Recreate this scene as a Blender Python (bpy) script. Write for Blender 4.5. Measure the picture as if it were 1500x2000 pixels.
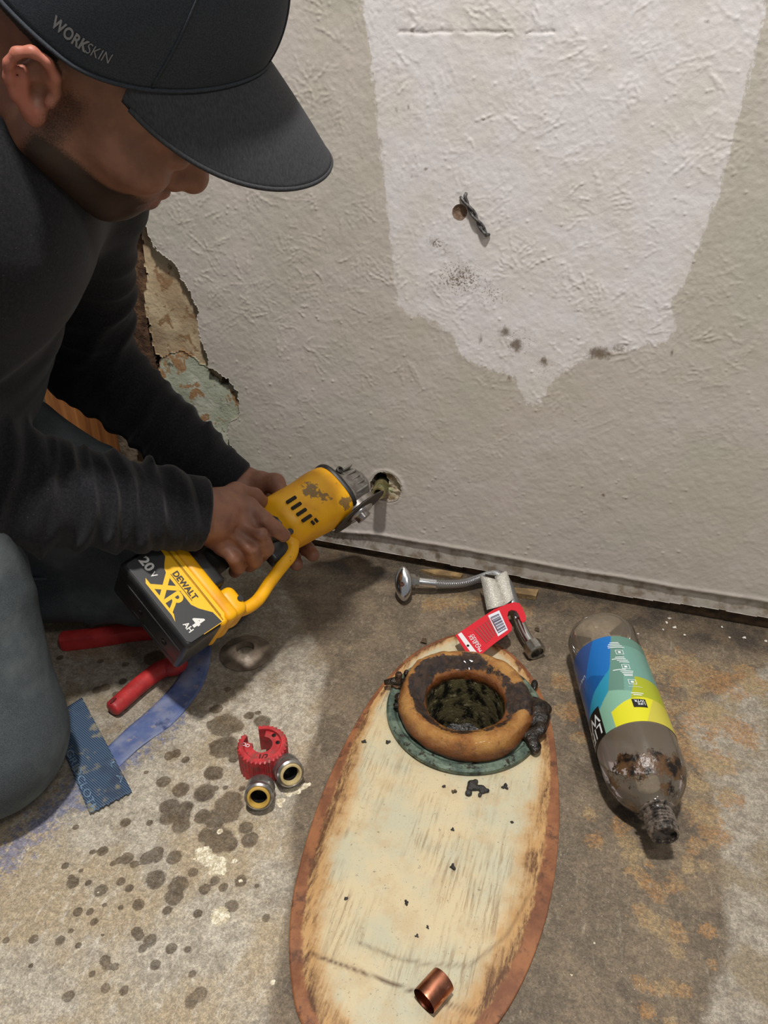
import bpy, bmesh, math, random
import numpy as np
from mathutils import Vector, Matrix

for _o in list(bpy.data.objects):
    bpy.data.objects.remove(_o, do_unlink=True)
SC = bpy.context.scene
COL = SC.collection
rng = np.random.default_rng(7)
random.seed(7)

# ------------------------------------------------------------------ camera
CAM_H, FPX = 0.68, 1500.0
PITCH, YAW = math.radians(32.0), math.radians(17.7)
CAM = np.array([0.0, -0.9, CAM_H])
cR = np.array([math.cos(YAW), math.sin(YAW), 0.0])
cF = np.array([-math.sin(YAW) * math.cos(PITCH), math.cos(YAW) * math.cos(PITCH), -math.sin(PITCH)])
cU = np.cross(cR, cF)
cam_data = bpy.data.cameras.new('camera')
cam_data.sensor_fit = 'VERTICAL'
cam_data.sensor_height = 24.0
cam_data.lens = 24.0 * FPX / 2000.0
cam_data.clip_start = 0.02
cam = bpy.data.objects.new('camera', cam_data)
COL.objects.link(cam)
cam.matrix_world = Matrix([[cR[0], cU[0], -cF[0], CAM[0]], [cR[1], cU[1], -cF[1], CAM[1]], [cR[2], cU[2], -cF[2], CAM[2]], [0, 0, 0, 1]])
SC.camera = cam

# ------------------------------------------------------------------ world, lamps, exposure
w = bpy.data.worlds.new('world')
SC.world = w
w.use_nodes = True
w.node_tree.nodes['Background'].inputs[0].default_value = (0.93, 0.96, 1.0, 1)
w.node_tree.nodes['Background'].inputs[1].default_value = 0.21


def lamp(name, loc, size, power, color, target):
    ld = bpy.data.lights.new(name, 'AREA')
    ld.shape = 'DISK'
    ld.size = size
    ld.energy = power
    ld.color = color
    o = bpy.data.objects.new(name, ld)
    COL.objects.link(o)
    o.location = loc
    o.rotation_euler = (Vector(target) - Vector(loc)).to_track_quat('-Z', 'Y').to_euler()


lamp('ceiling_lamp', (-0.07, -0.80, 2.35), 0.13, 43.0, (1.0, 0.965, 0.92), (-0.16, -0.55, 0.0))
lamp('vanity_lamp', (0.75, -1.25, 1.95), 0.30, 6.0, (1.0, 0.965, 0.92), (-0.2, -0.1, 0.2))
SC.view_settings.view_transform = 'Standard'
SC.view_settings.look = 'None'
SC.view_settings.exposure = 0.14
SC.view_settings.gamma = 1.0
SC.view_settings.use_curve_mapping = False
SC.cycles.max_bounces = 7
SC.cycles.diffuse_bounces = 3
SC.cycles.glossy_bounces = 3


# ------------------------------------------------------------------ geometry helpers
def at(u, v, d):
    return CAM + d * (cF + cR * (u - 750) / FPX - cU * (v - 1000) / FPX)


def on_floor(u, v, z=0.0):
    r = cF + cR * (u - 750) / FPX - cU * (v - 1000) / FPX
    return CAM + r * ((z - CAM[2]) / r[2])


def on_wall(u, v, y=0.0):
    r = cF + cR * (u - 750) / FPX - cU * (v - 1000) / FPX
    return CAM + r * ((y - CAM[1]) / r[1])


def camvec(x, y, z):
    return x * cR - y * cU + z * cF


def unit(v):
    v = np.asarray(v, float)
    return v / np.linalg.norm(v)


def lerp(a, b, t):
    return np.asarray(a) + (np.asarray(b) - np.asarray(a)) * t


def sstep(x, a, b):
    t = np.clip((x - a) / (b - a), 0, 1)
    return t * t * (3 - 2 * t)


_lat = {}


def vnoise(x, y, scale, seed=0):
    if seed not in _lat:
        _lat[seed] = np.random.default_rng(1000 + seed).random((256, 256)).astype(np.float32)
    L = _lat[seed]
    X = np.asarray(x) * scale + 517.3
    Y = np.asarray(y) * scale + 311.7
    xi = np.floor(X).astype(int)
    yi = np.floor(Y).astype(int)
    fx, fy = X - xi, Y - yi
    fx = fx * fx * (3 - 2 * fx)
    fy = fy * fy * (3 - 2 * fy)
    a, b = L[xi % 256, yi % 256], L[(xi + 1) % 256, yi % 256]
    c, d = L[xi % 256, (yi + 1) % 256], L[(xi + 1) % 256, (yi + 1) % 256]
    return (a * (1 - fx) + b * fx) * (1 - fy) + (c * (1 - fx) + d * fx) * fy


def fbm(x, y, scale, octv=4, seed=0):
    s, amp, tot = 0, 1.0, 0
    for i in range(octv):
        s = s + amp * vnoise(x, y, scale * 2 ** i, seed + i)
        tot += amp
        amp *= 0.55
    return s / tot


def in_poly(px, py, poly):
    ins = np.zeros(np.shape(px), bool)
    n = len(poly)
    for i in range(n):
        x1, y1 = poly[i][:2]
        x2, y2 = poly[(i + 1) % n][:2]
        if y1 == y2:
            continue
        c = ((y1 > py) != (y2 > py)) & (px < (x2 - x1) * (py - y1) / (y2 - y1) + x1)
        ins ^= c
    return ins


def poly_dist(px, py, poly, closed=True):
    d = np.full(np.shape(px), 1e9)
    n = len(poly)
    for i in range(n if closed else n - 1):
        a = np.array(poly[i][:2])
        b = np.array(poly[(i + 1) % n][:2])
        ab = b - a
        t = np.clip(((px - a[0]) * ab[0] + (py - a[1]) * ab[1]) / (ab @ ab + 1e-12), 0, 1)
        d = np.minimum(d, np.hypot(px - a[0] - t * ab[0], py - a[1] - t * ab[1]))
    return d


def smooth_path(pts, n, closed=False):
    P = np.array(pts, float)
    m = len(P)
    out = []
    segs = m if closed else m - 1
    for i in range(n if closed else n):
        t = i / (n if closed else n - 1) * segs
        k = min(int(t), segs - 1)
        f = t - k
        g = (lambda j: P[j % m]) if closed else (lambda j: P[min(max(j, 0), m - 1)])
        p0, p1, p2, p3 = g(k - 1), g(k), g(k + 1), g(k + 2)
        out.append(0.5 * ((2 * p1) + (-p0 + p2) * f + (2 * p0 - 5 * p1 + 4 * p2 - p3) * f * f + (-p0 + 3 * p1 - 3 * p2 + p3) * f ** 3))
    return np.array(out)


class Geo:
    """collects vertices and faces of one mesh (world coordinates)"""

    def __init__(s):
        s.V, s.F, s.n = [], [], 0

    def add(s, V, F):
        V = np.asarray(V, float)
        s.V.append(V)
        s.F += [tuple(int(i) + s.n for i in f) for f in F]
        s.n += len(V)
        return s

    def lathe(s, prof, origin, Z, n=32, X=None, closed_ends=True):
        Z = unit(Z)
        if X is None:
            X = np.cross(Z, [0.0, 0, 1]) if abs(Z[2]) < .9 else np.cross(Z, [1.0, 0, 0])
        X = unit(np.asarray(X) - Z * np.dot(X, Z))
        Y = np.cross(Z, X)
        a = np.arange(n) * 2 * math.pi / n
        V = []
        for r, h in prof:
            V.append(np.asarray(origin) + Z * h + r * (np.cos(a)[:, None] * X + np.sin(a)[:, None] * Y))
        F = []
        for j in range(len(prof) - 1):
            for i in range(n):
                k = (i + 1) % n
                F.append((j * n + i, j * n + k, (j + 1) * n + k, (j + 1) * n + i))
        if closed_ends:
            F.append(tuple(range(n - 1, -1, -1)))
            F.append(tuple((len(prof) - 1) * n + i for i in range(n)))
        return s.add(np.concatenate(V), F)

    def tube(s, path, rad, n=14, caps=True, flat=1.0, upv=(0, 0, 1)):
        P = np.asarray(path, float)
        m = len(P)
        R = np.full(m, rad) if np.isscalar(rad) else np.asarray(rad)
        T = np.gradient(P, axis=0)
        T /= np.linalg.norm(T, axis=1)[:, None]
        up = unit(upv)
        if abs(T[0] @ up) > .9:
            up = np.array([1.0, 0, 0])
        V = []
        N = unit(up - T[0] * (T[0] @ up))
        for i in range(m):
            N = unit(N - T[i] * (N @ T[i]))
            B = np.cross(T[i], N)
            a = np.arange(n) * 2 * math.pi / n
            V.append(P[i] + R[i] * (np.cos(a)[:, None] * N * flat + np.sin(a)[:, None] * B))
        F = [(j * n + i, j * n + (i + 1) % n, (j + 1) * n + (i + 1) % n, (j + 1) * n + i) for j in range(m - 1) for i in range(n)]
        if caps:
            F.append(tuple(range(n - 1, -1, -1)))
            F.append(tuple((m - 1) * n + i for i in range(n)))
        return s.add(np.concatenate(V), F)

    def rbox(s, lo, hi, bevel, M=None, O=None, seg=3):
        bm = bmesh.new()
        bmesh.ops.create_cube(bm, size=1.0)
        lo, hi = np.array(lo, float), np.array(hi, float)
        for v in bm.verts:
            v.co = Vector((lo + hi) / 2 + np.array(v.co) * (hi - lo))
        if bevel > 0:
            bmesh.ops.bevel(bm, geom=list(bm.edges) + list(bm.verts), offset=bevel, segments=seg, profile=.5, affect='EDGES')
        V = np.array([v.co[:] for v in bm.verts])
        F = [[v.index for v in f.verts] for f in bm.faces]
        bm.free()
        if M is not None:
            V = V @ np.asarray(M).T
        if O is not None:
            V = V + np.asarray(O)
        return s.add(V, F)

    def prism(s, top, drop):
        """closed outline (n,3) extruded by vector drop"""
        top = np.asarray(top, float)
        n = len(top)
        V = np.concatenate([top, top + np.asarray(drop)])
        F = [tuple(range(n)), tuple(range(2 * n - 1, n - 1, -1))] + [(i, n + i, n + (i + 1) % n, (i + 1) % n) for i in range(n)]
        return s.add(V, F)

    def grid(s, G, thick=None):
        """G (a,b,3) surface; thick = offset vectors of the same shape or a vector"""
        a, b = G.shape[:2]
        V = G.reshape(-1, 3)
        F = [(i * b + j, i * b + j + 1, (i + 1) * b + j + 1, (i + 1) * b + j) for i in range(a - 1) for j in range(b - 1)]
        if thick is not None:
            m = a * b
            V = np.concatenate([V, (G + thick).reshape(-1, 3)])
            F += [tuple(m + k for k in f[::-1]) for f in F]
            ring = [j for j in range(b)] + [i * b + b - 1 for i in range(1, a)] + [(a - 1) * b + j for j in range(b - 2, -1, -1)] + [i * b for i in range(a - 2, 0, -1)]
            F += [(ring[k], m + ring[k], m + ring[(k + 1) % len(ring)], ring[(k + 1) % len(ring)]) for k in range(len(ring))]
        return s.add(V, F)


ORIG = {}


def obj(name, geo, mat, parent=None, smooth=True, attrs=None, kind=None):
    if isinstance(geo, Geo):
        V = np.concatenate(geo.V)
        F = geo.F
    else:
        V, F = geo
    base = ORIG.get(parent.name, np.zeros(3)) if parent else np.zeros(3)
    me = bpy.data.meshes.new(name)
    Vl = np.asarray(V, np.float32) - base.astype(np.float32)
    if isinstance(F, np.ndarray):
        nf, k = F.shape
        me.vertices.add(len(Vl))
        me.vertices.foreach_set('co', Vl.ravel())
        me.loops.add(nf * k)
        me.loops.foreach_set('vertex_index', F.ravel().astype(np.int32))
        me.polygons.add(nf)
        me.polygons.foreach_set('loop_start', np.arange(0, nf * k, k, dtype=np.int32))
        me.polygons.foreach_set('loop_total', np.full(nf, k, np.int32))
        me.update(calc_edges=True)
    else:
        me.from_pydata([tuple(v) for v in Vl], [], F)
        me.update()
        bm = bmesh.new()
        bm.from_mesh(me)
        bmesh.ops.recalc_face_normals(bm, faces=bm.faces)
        bm.to_mesh(me)
        bm.free()
    if attrs:
        for k, A in attrs.items():
            at_ = me.attributes.new(k, 'FLOAT_COLOR', 'POINT')
            A4 = np.ones((len(Vl), 4), np.float32)
            A = np.asarray(A, np.float32)
            A4[:, :A.shape[1]] = A
            at_.data.foreach_set('color', A4.ravel())
    if smooth:
        me.polygons.foreach_set('use_smooth', np.ones(len(me.polygons), bool))
        if smooth != 'all':
            try:
                me.set_sharp_from_angle(angle=math.radians(38))
            except Exception:
                pass
    me.materials.append(mat)
    o = bpy.data.objects.new(name, me)
    COL.objects.link(o)
    if parent:
        o.parent = parent
        ORIG[o.name] = base
    else:
        ORIG[o.name] = np.zeros(3)
    if kind:
        o['kind'] = kind
    return o


def tag(o, label, cat, group=None):
    o['label'] = label
    o['category'] = cat
    if group:
        o['group'] = group
    return o


def thing(name, label, cat, loc, group=None):
    o = bpy.data.objects.new(name, None)
    COL.objects.link(o)
    o.location = tuple(loc)
    o.empty_display_size = .02
    ORIG[o.name] = np.array(loc, float)
    return tag(o, label, cat, group)


def text2d(txt, size, bold=0.0, align='LEFT', shear=0.0, spacing=1.0):
    cu = bpy.data.curves.new('t', 'FONT')
    cu.body = txt
    cu.size = 1.0
    cu.offset = bold
    cu.shear = shear
    cu.align_x = align
    cu.space_character = spacing
    cu.resolution_u = 4
    o = bpy.data.objects.new('t', cu)
    COL.objects.link(o)
    bpy.context.view_layer.update()
    dg = bpy.context.evaluated_depsgraph_get()
    e = o.evaluated_get(dg)
    me = e.to_mesh()
    V = np.array([v.co[:2] for v in me.vertices]).reshape(-1, 2) * size
    F = [tuple(p.vertices) for p in me.polygons]
    e.to_mesh_clear()
    bpy.data.objects.remove(o)
    bpy.data.curves.remove(cu)
    return V, F


def letters(name, txt, size, mapfn, mat, parent, maxlen=None, **kw):
    V, F = text2d(txt, size, **kw)
    if maxlen:
        bm = bmesh.new()
        vs = [bm.verts.new((a, b, 0)) for a, b in V]
        for f in F:
            try:
                bm.faces.new([vs[i] for i in f])
            except Exception:
                pass
        for _ in range(5):
            es = [e for e in bm.edges if e.calc_length() > maxlen]
            if not es:
                break
            bmesh.ops.subdivide_edges(bm, edges=es, cuts=1)
        bmesh.ops.triangulate(bm, faces=bm.faces)
        bm.verts.index_update()
        V = np.array([v.co[:2] for v in bm.verts])
        F = [tuple(v.index for v in f.verts) for f in bm.faces]
        bm.free()
    W = np.array([mapfn(a, b) for a, b in V])
    return obj(name, (W, F), mat, parent, smooth=False)


# ------------------------------------------------------------------ signed-distance modelling
class Field:
    def __init__(s, lo, hi, vox):
        s.lo = np.array(lo, float)
        s.vox = vox
        s.n = np.ceil((np.array(hi) - s.lo) / vox).astype(int) + 1
        s.a = np.full(s.n, 0.5, np.float32)

    def _block(s, lo, hi, pad):
        i0 = np.maximum(np.floor((np.asarray(lo) - pad - s.lo) / s.vox).astype(int), 0)
        i1 = np.minimum(np.ceil((np.asarray(hi) + pad - s.lo) / s.vox).astype(int) + 1, s.n)
        if (i1 <= i0).any():
            return None
        ax = [(s.lo[k] + np.arange(i0[k], i1[k]) * s.vox).astype(np.float32) for k in range(3)]
        return tuple(slice(i0[k], i1[k]) for k in range(3)), ax

    def _apply(s, lo, hi, fn, k, mode):
        b = s._block(lo, hi, k + 4 * s.vox)
        if b is None:
            return
        sl, ax = b
        X, Y, Z = ax[0][:, None, None], ax[1][None, :, None], ax[2][None, None, :]
        d = fn(X, Y, Z)
        a = s.a[sl]
        if mode == 'sub':
            a, d = -a, d
        if k > 0:
            h = np.maximum(k - np.abs(a - d), 0) / k
            r = np.minimum(a, d) - h * h * k * .25
        else:
            r = np.minimum(a, d)
        s.a[sl] = -r if mode == 'sub' else r

    def cone(s, p, q, ra, rb, k=.01, mode='add', disp=None, pad=0.0):
        p, q = np.asarray(p, float), np.asarray(q, float)
        ab = q - p
        L2 = ab @ ab + 1e-12
        R = max(ra, rb) + pad

        def fn(X, Y, Z):
            x, y, z = X - p[0], Y - p[1], Z - p[2]
            t = np.clip((x * ab[0] + y * ab[1] + z * ab[2]) / L2, 0, 1)
            d = np.sqrt((x - t * ab[0]) ** 2 + (y - t * ab[1]) ** 2 + (z - t * ab[2]) ** 2) - (ra + (rb - ra) * t)
            if disp is not None:
                d = d - disp(X, Y, Z, t)
            return d.astype(np.float32)
        s._apply(np.minimum(p, q) - R, np.maximum(p, q) + R, fn, k, mode)

    def ell(s, c, r, M=None, k=.01, mode='add'):
        c, r = np.asarray(c, float), np.asarray(r, float)
        M = np.eye(3) if M is None else np.asarray(M)
        R = r.max()

        def fn(X, Y, Z):
            x, y, z = X - c[0], Y - c[1], Z - c[2]
            l = [(x * M[0, i] + y * M[1, i] + z * M[2, i]) / r[i] for i in range(3)]
            k0 = np.sqrt(l[0] ** 2 + l[1] ** 2 + l[2] ** 2) + 1e-9
            k1 = np.sqrt((l[0] / r[0]) ** 2 + (l[1] / r[1]) ** 2 + (l[2] / r[2]) ** 2) + 1e-9
            return (k0 * (k0 - 1) / k1).astype(np.float32)
        s._apply(c - R, c + R, fn, k, mode)

    def chain(s, pts, rads, k=.004, k0=None):
        for i in range(len(pts) - 1):
            s.cone(pts[i], pts[i + 1], rads[i], rads[i + 1], k0 if (i == 0 and k0) else k)

    def clip(s, p, nrm):
        """keep the side nrm points away from"""
        p, nrm = np.asarray(p, float), unit(nrm)
        ax = [(s.lo[k] + np.arange(s.n[k]) * s.vox).astype(np.float32) for k in range(3)]
        d = (ax[0][:, None, None] - p[0]) * nrm[0] + (ax[1][None, :, None] - p[1]) * nrm[1] + (ax[2][None, None, :] - p[2]) * nrm[2]
        s.a = np.maximum(s.a, d.astype(np.float32))

    def clip_local(s, p, nrm, rad):
        """the same inside a ball of radius rad around p only"""
        p, nrm = np.asarray(p, float), unit(nrm)
        b = s._block(p - rad, p + rad, 0)
        sl, ax = b
        X, Y, Z = ax[0][:, None, None] - p[0], ax[1][None, :, None] - p[1], ax[2][None, None, :] - p[2]
        d = X * nrm[0] + Y * nrm[1] + Z * nrm[2]
        ins = (X * X + Y * Y + Z * Z) < rad * rad
        s.a[sl] = np.where(ins, np.maximum(s.a[sl], d), s.a[sl]).astype(np.float32)

    def mesh(s):
        a = s.a
        # the outermost layer always counts as outside, so the surface closes
        for ax in range(3):
            sl = [slice(None)] * 3
            for e in (0, -1):
                sl[ax] = e
                a[tuple(sl)] = np.maximum(a[tuple(sl)], s.vox * .5)
        neg = a < 0
        c = np.zeros(tuple(s.n - 1), np.uint8)
        for i in (0, 1):
            for j in (0, 1):
                for k in (0, 1):
                    c += neg[i:s.n[0] - 1 + i, j:s.n[1] - 1 + j, k:s.n[2] - 1 + k]
        act = np.argwhere((c > 0) & (c < 8))
        del c
        idx = np.full(tuple(s.n - 1), -1, np.int32)
        idx[act[:, 0], act[:, 1], act[:, 2]] = np.arange(len(act), dtype=np.int32)
        cor = np.array([(i, j, k) for i in (0, 1) for j in (0, 1) for k in (0, 1)])
        val = np.stack([a[act[:, 0] + o[0], act[:, 1] + o[1], act[:, 2] + o[2]] for o in cor], 1)
        P = np.zeros((len(act), 3))
        cnt = np.zeros(len(act))
        for i in range(8):
            for j in range(i + 1, 8):
                if np.abs(cor[i] - cor[j]).sum() != 1:
                    continue
                m = (val[:, i] < 0) != (val[:, j] < 0)
                t = val[m, i] / (val[m, i] - val[m, j])
                P[m] += cor[i] + t[:, None] * (cor[j] - cor[i])
                cnt[m] += 1
        V = s.lo + (act + P / cnt[:, None]) * s.vox
        F = []
        for ax in range(3):
            b, c2 = (ax + 1) % 3, (ax + 2) % 3
            sl0, sl1 = [slice(None)] * 3, [slice(None)] * 3
            sl0[ax], sl1[ax] = slice(0, -1), slice(1, None)
            e = np.argwhere(neg[tuple(sl0)] != neg[tuple(sl1)])
            e = e[(e[:, b] > 0) & (e[:, c2] > 0) & (e[:, b] < s.n[b] - 1) & (e[:, c2] < s.n[c2] - 1)]
            q = []
            for db, dc in ((-1, -1), (0, -1), (0, 0), (-1, 0)):
                f = e.copy()
                f[:, b] += db
                f[:, c2] += dc
                q.append(idx[f[:, 0], f[:, 1], f[:, 2]])
            q = np.stack(q, 1)
            fl = neg[e[:, 0], e[:, 1], e[:, 2]]
            q[~fl] = q[~fl][:, ::-1]
            F.append(q)
        F = np.concatenate(F)
        return V, F[(F >= 0).all(1)]


# ------------------------------------------------------------------ material helpers
def S(r, g, b):
    f = lambda c: c / 12.92 if c <= .04045 else ((c + .055) / 1.055) ** 2.4
    return (f(r / 255), f(g / 255), f(b / 255), 1.0)


class M:
    def __init__(s, name, **kw):
        s.m = bpy.data.materials.new(name)
        s.m.use_nodes = True
        s.t = s.m.node_tree
        s.b = s.t.nodes['Principled BSDF']
        for k, v in kw.items():
            s.b.inputs[k.replace('_', ' ')].default_value = v
        s._tc = None

    def link(s, a, b):
        s.t.links.new(a, b)

    def put(s, sock, v):
        if hasattr(v, 'is_linked') or hasattr(v, 'links'):
            s.link(v, sock)
        else:
            sock.default_value = v

    def n(s, typ, **kw):
        nd = s.t.nodes.new(typ)
        for k, v in kw.items():
            setattr(nd, k, v)
        return nd

    def co(s):
        if s._tc is None:
            s._tc = s.n('ShaderNodeTexCoord').outputs['Object']
        return s._tc

    def scaled(s, sc, rot=(0, 0, 0)):
        mp = s.n('ShaderNodeMapping')
        mp.inputs['Scale'].default_value = sc
        mp.inputs['Rotation'].default_value = rot
        s.link(s.co(), mp.inputs['Vector'])
        return mp.outputs[0]

    def noise(s, scale, detail=4, rough=.55, dist=0.0, vec=None):
        nd = s.n('ShaderNodeTexNoise')
        nd.inputs['Scale'].default_value = scale
        nd.inputs['Detail'].default_value = detail
        nd.inputs['Roughness'].default_value = rough
        nd.inputs['Distortion'].default_value = dist
        s.link(vec if vec is not None else s.co(), nd.inputs['Vector'])
        return nd.outputs[0]

    def vor(s, scale, vec=None, out='Distance', feature='F1'):
        nd = s.n('ShaderNodeTexVoronoi', feature=feature)
        nd.inputs['Scale'].default_value = scale
        s.link(vec if vec is not None else s.co(), nd.inputs['Vector'])
        return nd.outputs[out]

    def wave(s, scale, vec=None, dist=0.0, direction='X'):
        nd = s.n('ShaderNodeTexWave', bands_direction=direction)
        nd.inputs['Scale'].default_value = scale
        nd.inputs['Distortion'].default_value = dist
        s.link(vec if vec is not None else s.co(), nd.inputs['Vector'])
        return nd.outputs['Fac']

    def math(s, op, a, b=0.0, clamp=False):
        nd = s.n('ShaderNodeMath', operation=op, use_clamp=clamp)
        s.put(nd.inputs[0], a)
        s.put(nd.inputs[1], b)
        return nd.outputs[0]

    def rng(s, v, a, b, c=0.0, d=1.0):
        nd = s.n('ShaderNodeMapRange', interpolation_type='SMOOTHSTEP')
        s.put(nd.inputs['Value'], v)
        for k, x in zip(('From Min', 'From Max', 'To Min', 'To Max'), (a, b, c, d)):
            nd.inputs[k].default_value = x
        return nd.outputs[0]

    def mix(s, fac, a, b, blend='MIX'):
        nd = s.n('ShaderNodeMix', data_type='RGBA', blend_type=blend)
        s.put(nd.inputs[0], fac)
        s.put(nd.inputs[6], a)
        s.put(nd.inputs[7], b)
        return nd.outputs[2]

    def attr(s, name):
        nd = s.n('ShaderNodeAttribute', attribute_name=name)
        sp = s.n('ShaderNodeSeparateColor')
        s.link(nd.outputs['Color'], sp.inputs[0])
        return sp.outputs

    def attrcol(s, name):
        return s.n('ShaderNodeAttribute', attribute_name=name).outputs['Color']

    def edge(s, mask, nz, amp, soft=.06, mid=.5):
        """crisp ragged edge: mask .5 is the outline, noise moves it"""
        v = s.math('ADD', mask, s.math('MULTIPLY', s.math('SUBTRACT', nz, .5), amp))
        return s.rng(v, mid - soft, mid + soft)

    def bump(s, h, strength, dist):
        nd = s.n('ShaderNodeBump')
        nd.inputs['Strength'].default_value = strength
        nd.inputs['Distance'].default_value = dist
        s.link(h, nd.inputs['Height'])
        if s.b.inputs['Normal'].is_linked:
            s.link(s.b.inputs['Normal'].links[0].from_socket, nd.inputs['Normal'])
        s.link(nd.outputs[0], s.b.inputs['Normal'])

    def col(s, v):
        s.put(s.b.inputs['Base Color'], v)
        return s

    def rough(s, v):
        s.put(s.b.inputs['Roughness'], v)
        return s


def simple(name, c1, c2=None, scale=60.0, rough=.5, metal=0.0, bump=None, detail=5, lo=.35, hi=.65, spec=.5, coat=0.0):
    m = M(name, Roughness=rough, Metallic=metal)
    m.b.inputs['Specular IOR Level'].default_value = spec
    m.b.inputs['Coat Weight'].default_value = coat
    if c2 is None:
        m.b.inputs['Base Color'].default_value = c1
    else:
        m.col(m.mix(m.rng(m.noise(scale, detail), lo, hi), c1, c2))
    if bump:
        m.bump(m.noise(bump[0], 4), bump[1], bump[2])
    return m.m


# ================================================================== THE SETTING: wall
def axis_fine(lo, f0, f1, hi, fine, coarse):
    a = list(np.arange(lo, f0 - 1e-6, coarse)) + list(np.arange(f0, f1, fine)) + list(np.arange(f1, hi + coarse, coarse))
    return np.array(a)


def masked_grid(A, B, keep, P3, back):
    """grid over axes A,B; keep(cells); P3 (na,nb,3); boundary edges get a skirt along vector back"""
    na, nb = len(A), len(B)
    I = np.arange(na * nb).reshape(na, nb)
    q = np.stack([I[:-1, :-1], I[1:, :-1], I[1:, 1:], I[:-1, 1:]], -1)[keep]
    used = np.zeros(na * nb, bool)
    used[q.ravel()] = True
    V = P3.reshape(-1, 3)
    kp = np.pad(keep, 1)
    sk = []
    k0 = kp[1:-1, 1:-1]
    for (da, db, e0, e1) in ((-1, 0, (0, 1), (0, 0)), (1, 0, (1, 0), (1, 1)), (0, -1, (0, 0), (1, 0)), (0, 1, (1, 1), (0, 1))):
        nbk = kp[1 + da:kp.shape[0] - 1 + da, 1 + db:kp.shape[1] - 1 + db]
        c = np.argwhere(k0 & ~nbk)
        if len(c):
            sk.append(np.stack([I[c[:, 0] + e0[0], c[:, 1] + e0[1]], I[c[:, 0] + e1[0], c[:, 1] + e1[1]]], 1))
    sk = np.concatenate(sk)
    bi = np.unique(sk)
    remb = np.full(na * nb, -1)
    remb[bi] = np.arange(len(bi))
    n0 = na * nb
    Vall = np.concatenate([V, V[bi] + np.asarray(back)])
    src = np.concatenate([np.arange(n0), bi])
    F = np.concatenate([q, np.stack([sk[:, 0], sk[:, 1], n0 + remb[sk[:, 1]], n0 + remb[sk[:, 0]]], 1)])
    u = np.unique(F)
    rm = np.full(len(Vall), -1)
    rm[u] = np.arange(len(u))
    return Vall[u], rm[F], src[u], u >= n0


WP = .00125
wx = axis_fine(-1.9, -.64, .31, 1.5, WP, .02)
wz = axis_fine(0.0, .004, .75, 2.4, WP, .03)
WX, WZ = np.meshgrid(wx, wz, indexing='ij')
# stomped plaster relief: fans of ridges left by a brush
Hh = np.zeros(WX.shape, np.float32)
ix0 = int(np.searchsorted(wx, -.64))
iz0 = int(np.searchsorted(wz, .004))
pts_i, pts_j, pts_h = [], [], []
for k in range(1700):
    cx, cz = rng.uniform(-.66, .33), rng.uniform(0, .77)
    amp0 = (.30 + .70 * sstep(np.array(cz), .08, .45)) * rng.uniform(.15, 1.0) ** 1.5
    a0, spread = rng.uniform(0, 6.28), rng.uniform(.4, 1.6)
    comb = rng.random() < .40
    for r in range(rng.integers(4, 12)):
        a = a0 + rng.uniform(-spread, spread) * (.15 if comb else 1)
        ln = rng.uniform(.006, .034) if not comb else rng.uniform(.02, .05)
        st = rng.uniform(.001, .014)
        px, pz = cx + st * math.cos(a), cz + st * math.sin(a)
        if comb:
            px += math.cos(a0 + 1.57) * r * .0036
            pz += math.sin(a0 + 1.57) * r * .0036
        curv = rng.uniform(-30, 30) if not comb else 14.0 * math.sin(k)
        wig, wf = rng.uniform(0, .5), rng.uniform(300, 700)
        h = amp0 * rng.uniform(.25, 1.0) * (.45 if comb else 1)
        nstep = int(ln / .0010)
        t = np.arange(nstep) * .0010
        ang = a + curv * t + wig * np.sin(wf * t + k)
        X = px + np.cumsum(np.cos(ang)) * .0010
        Z = pz + np.cumsum(np.sin(ang)) * .0010
        pts_i.append((X + .64) / WP + ix0)
        pts_j.append((Z - .004) / WP + iz0)
        pts_h.append(h * np.sin(np.pi * (t + .0005) / ln) ** .5 * (.7 + .3 * np.sin(t * 900 + r)))
for k in range(1300):
    X, Z = rng.uniform(-.63, .30), rng.uniform(.02, .74)
    pts_i.append(np.array([(X + .64) / WP + ix0]))
    pts_j.append(np.array([(Z - .004) / WP + iz0]))
    pts_h.append(np.array([rng.uniform(.2, .9) ** 2]))
PI_, PJ_, PH_ = map(np.concatenate, (pts_i, pts_j, pts_h))
ok = (PI_ > 4) & (PI_ < len(wx) - 5) & (PJ_ > 4) & (PJ_ < len(wz) - 5)
PI_, PJ_, PH_ = PI_[ok], PJ_[ok], PH_[ok]
bi_, bj_ = np.round(PI_).astype(int), np.round(PJ_).astype(int)
for di in range(-2, 3):
    for dj in range(-2, 3):
        g = np.exp(-((bi_ + di - PI_) ** 2 + (bj_ + dj - PJ_) ** 2) / (2 * .80 ** 2))
        np.maximum.at(Hh, (bi_ + di, bj_ + dj), (PH_ * g).astype(np.float32))
relief = Hh * .0014 + (fbm(WX, WZ, 45, 3, 3) - .5) * .0010 + (fbm(WX, WZ, 220, 2, 9) - .5) * .0005
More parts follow.
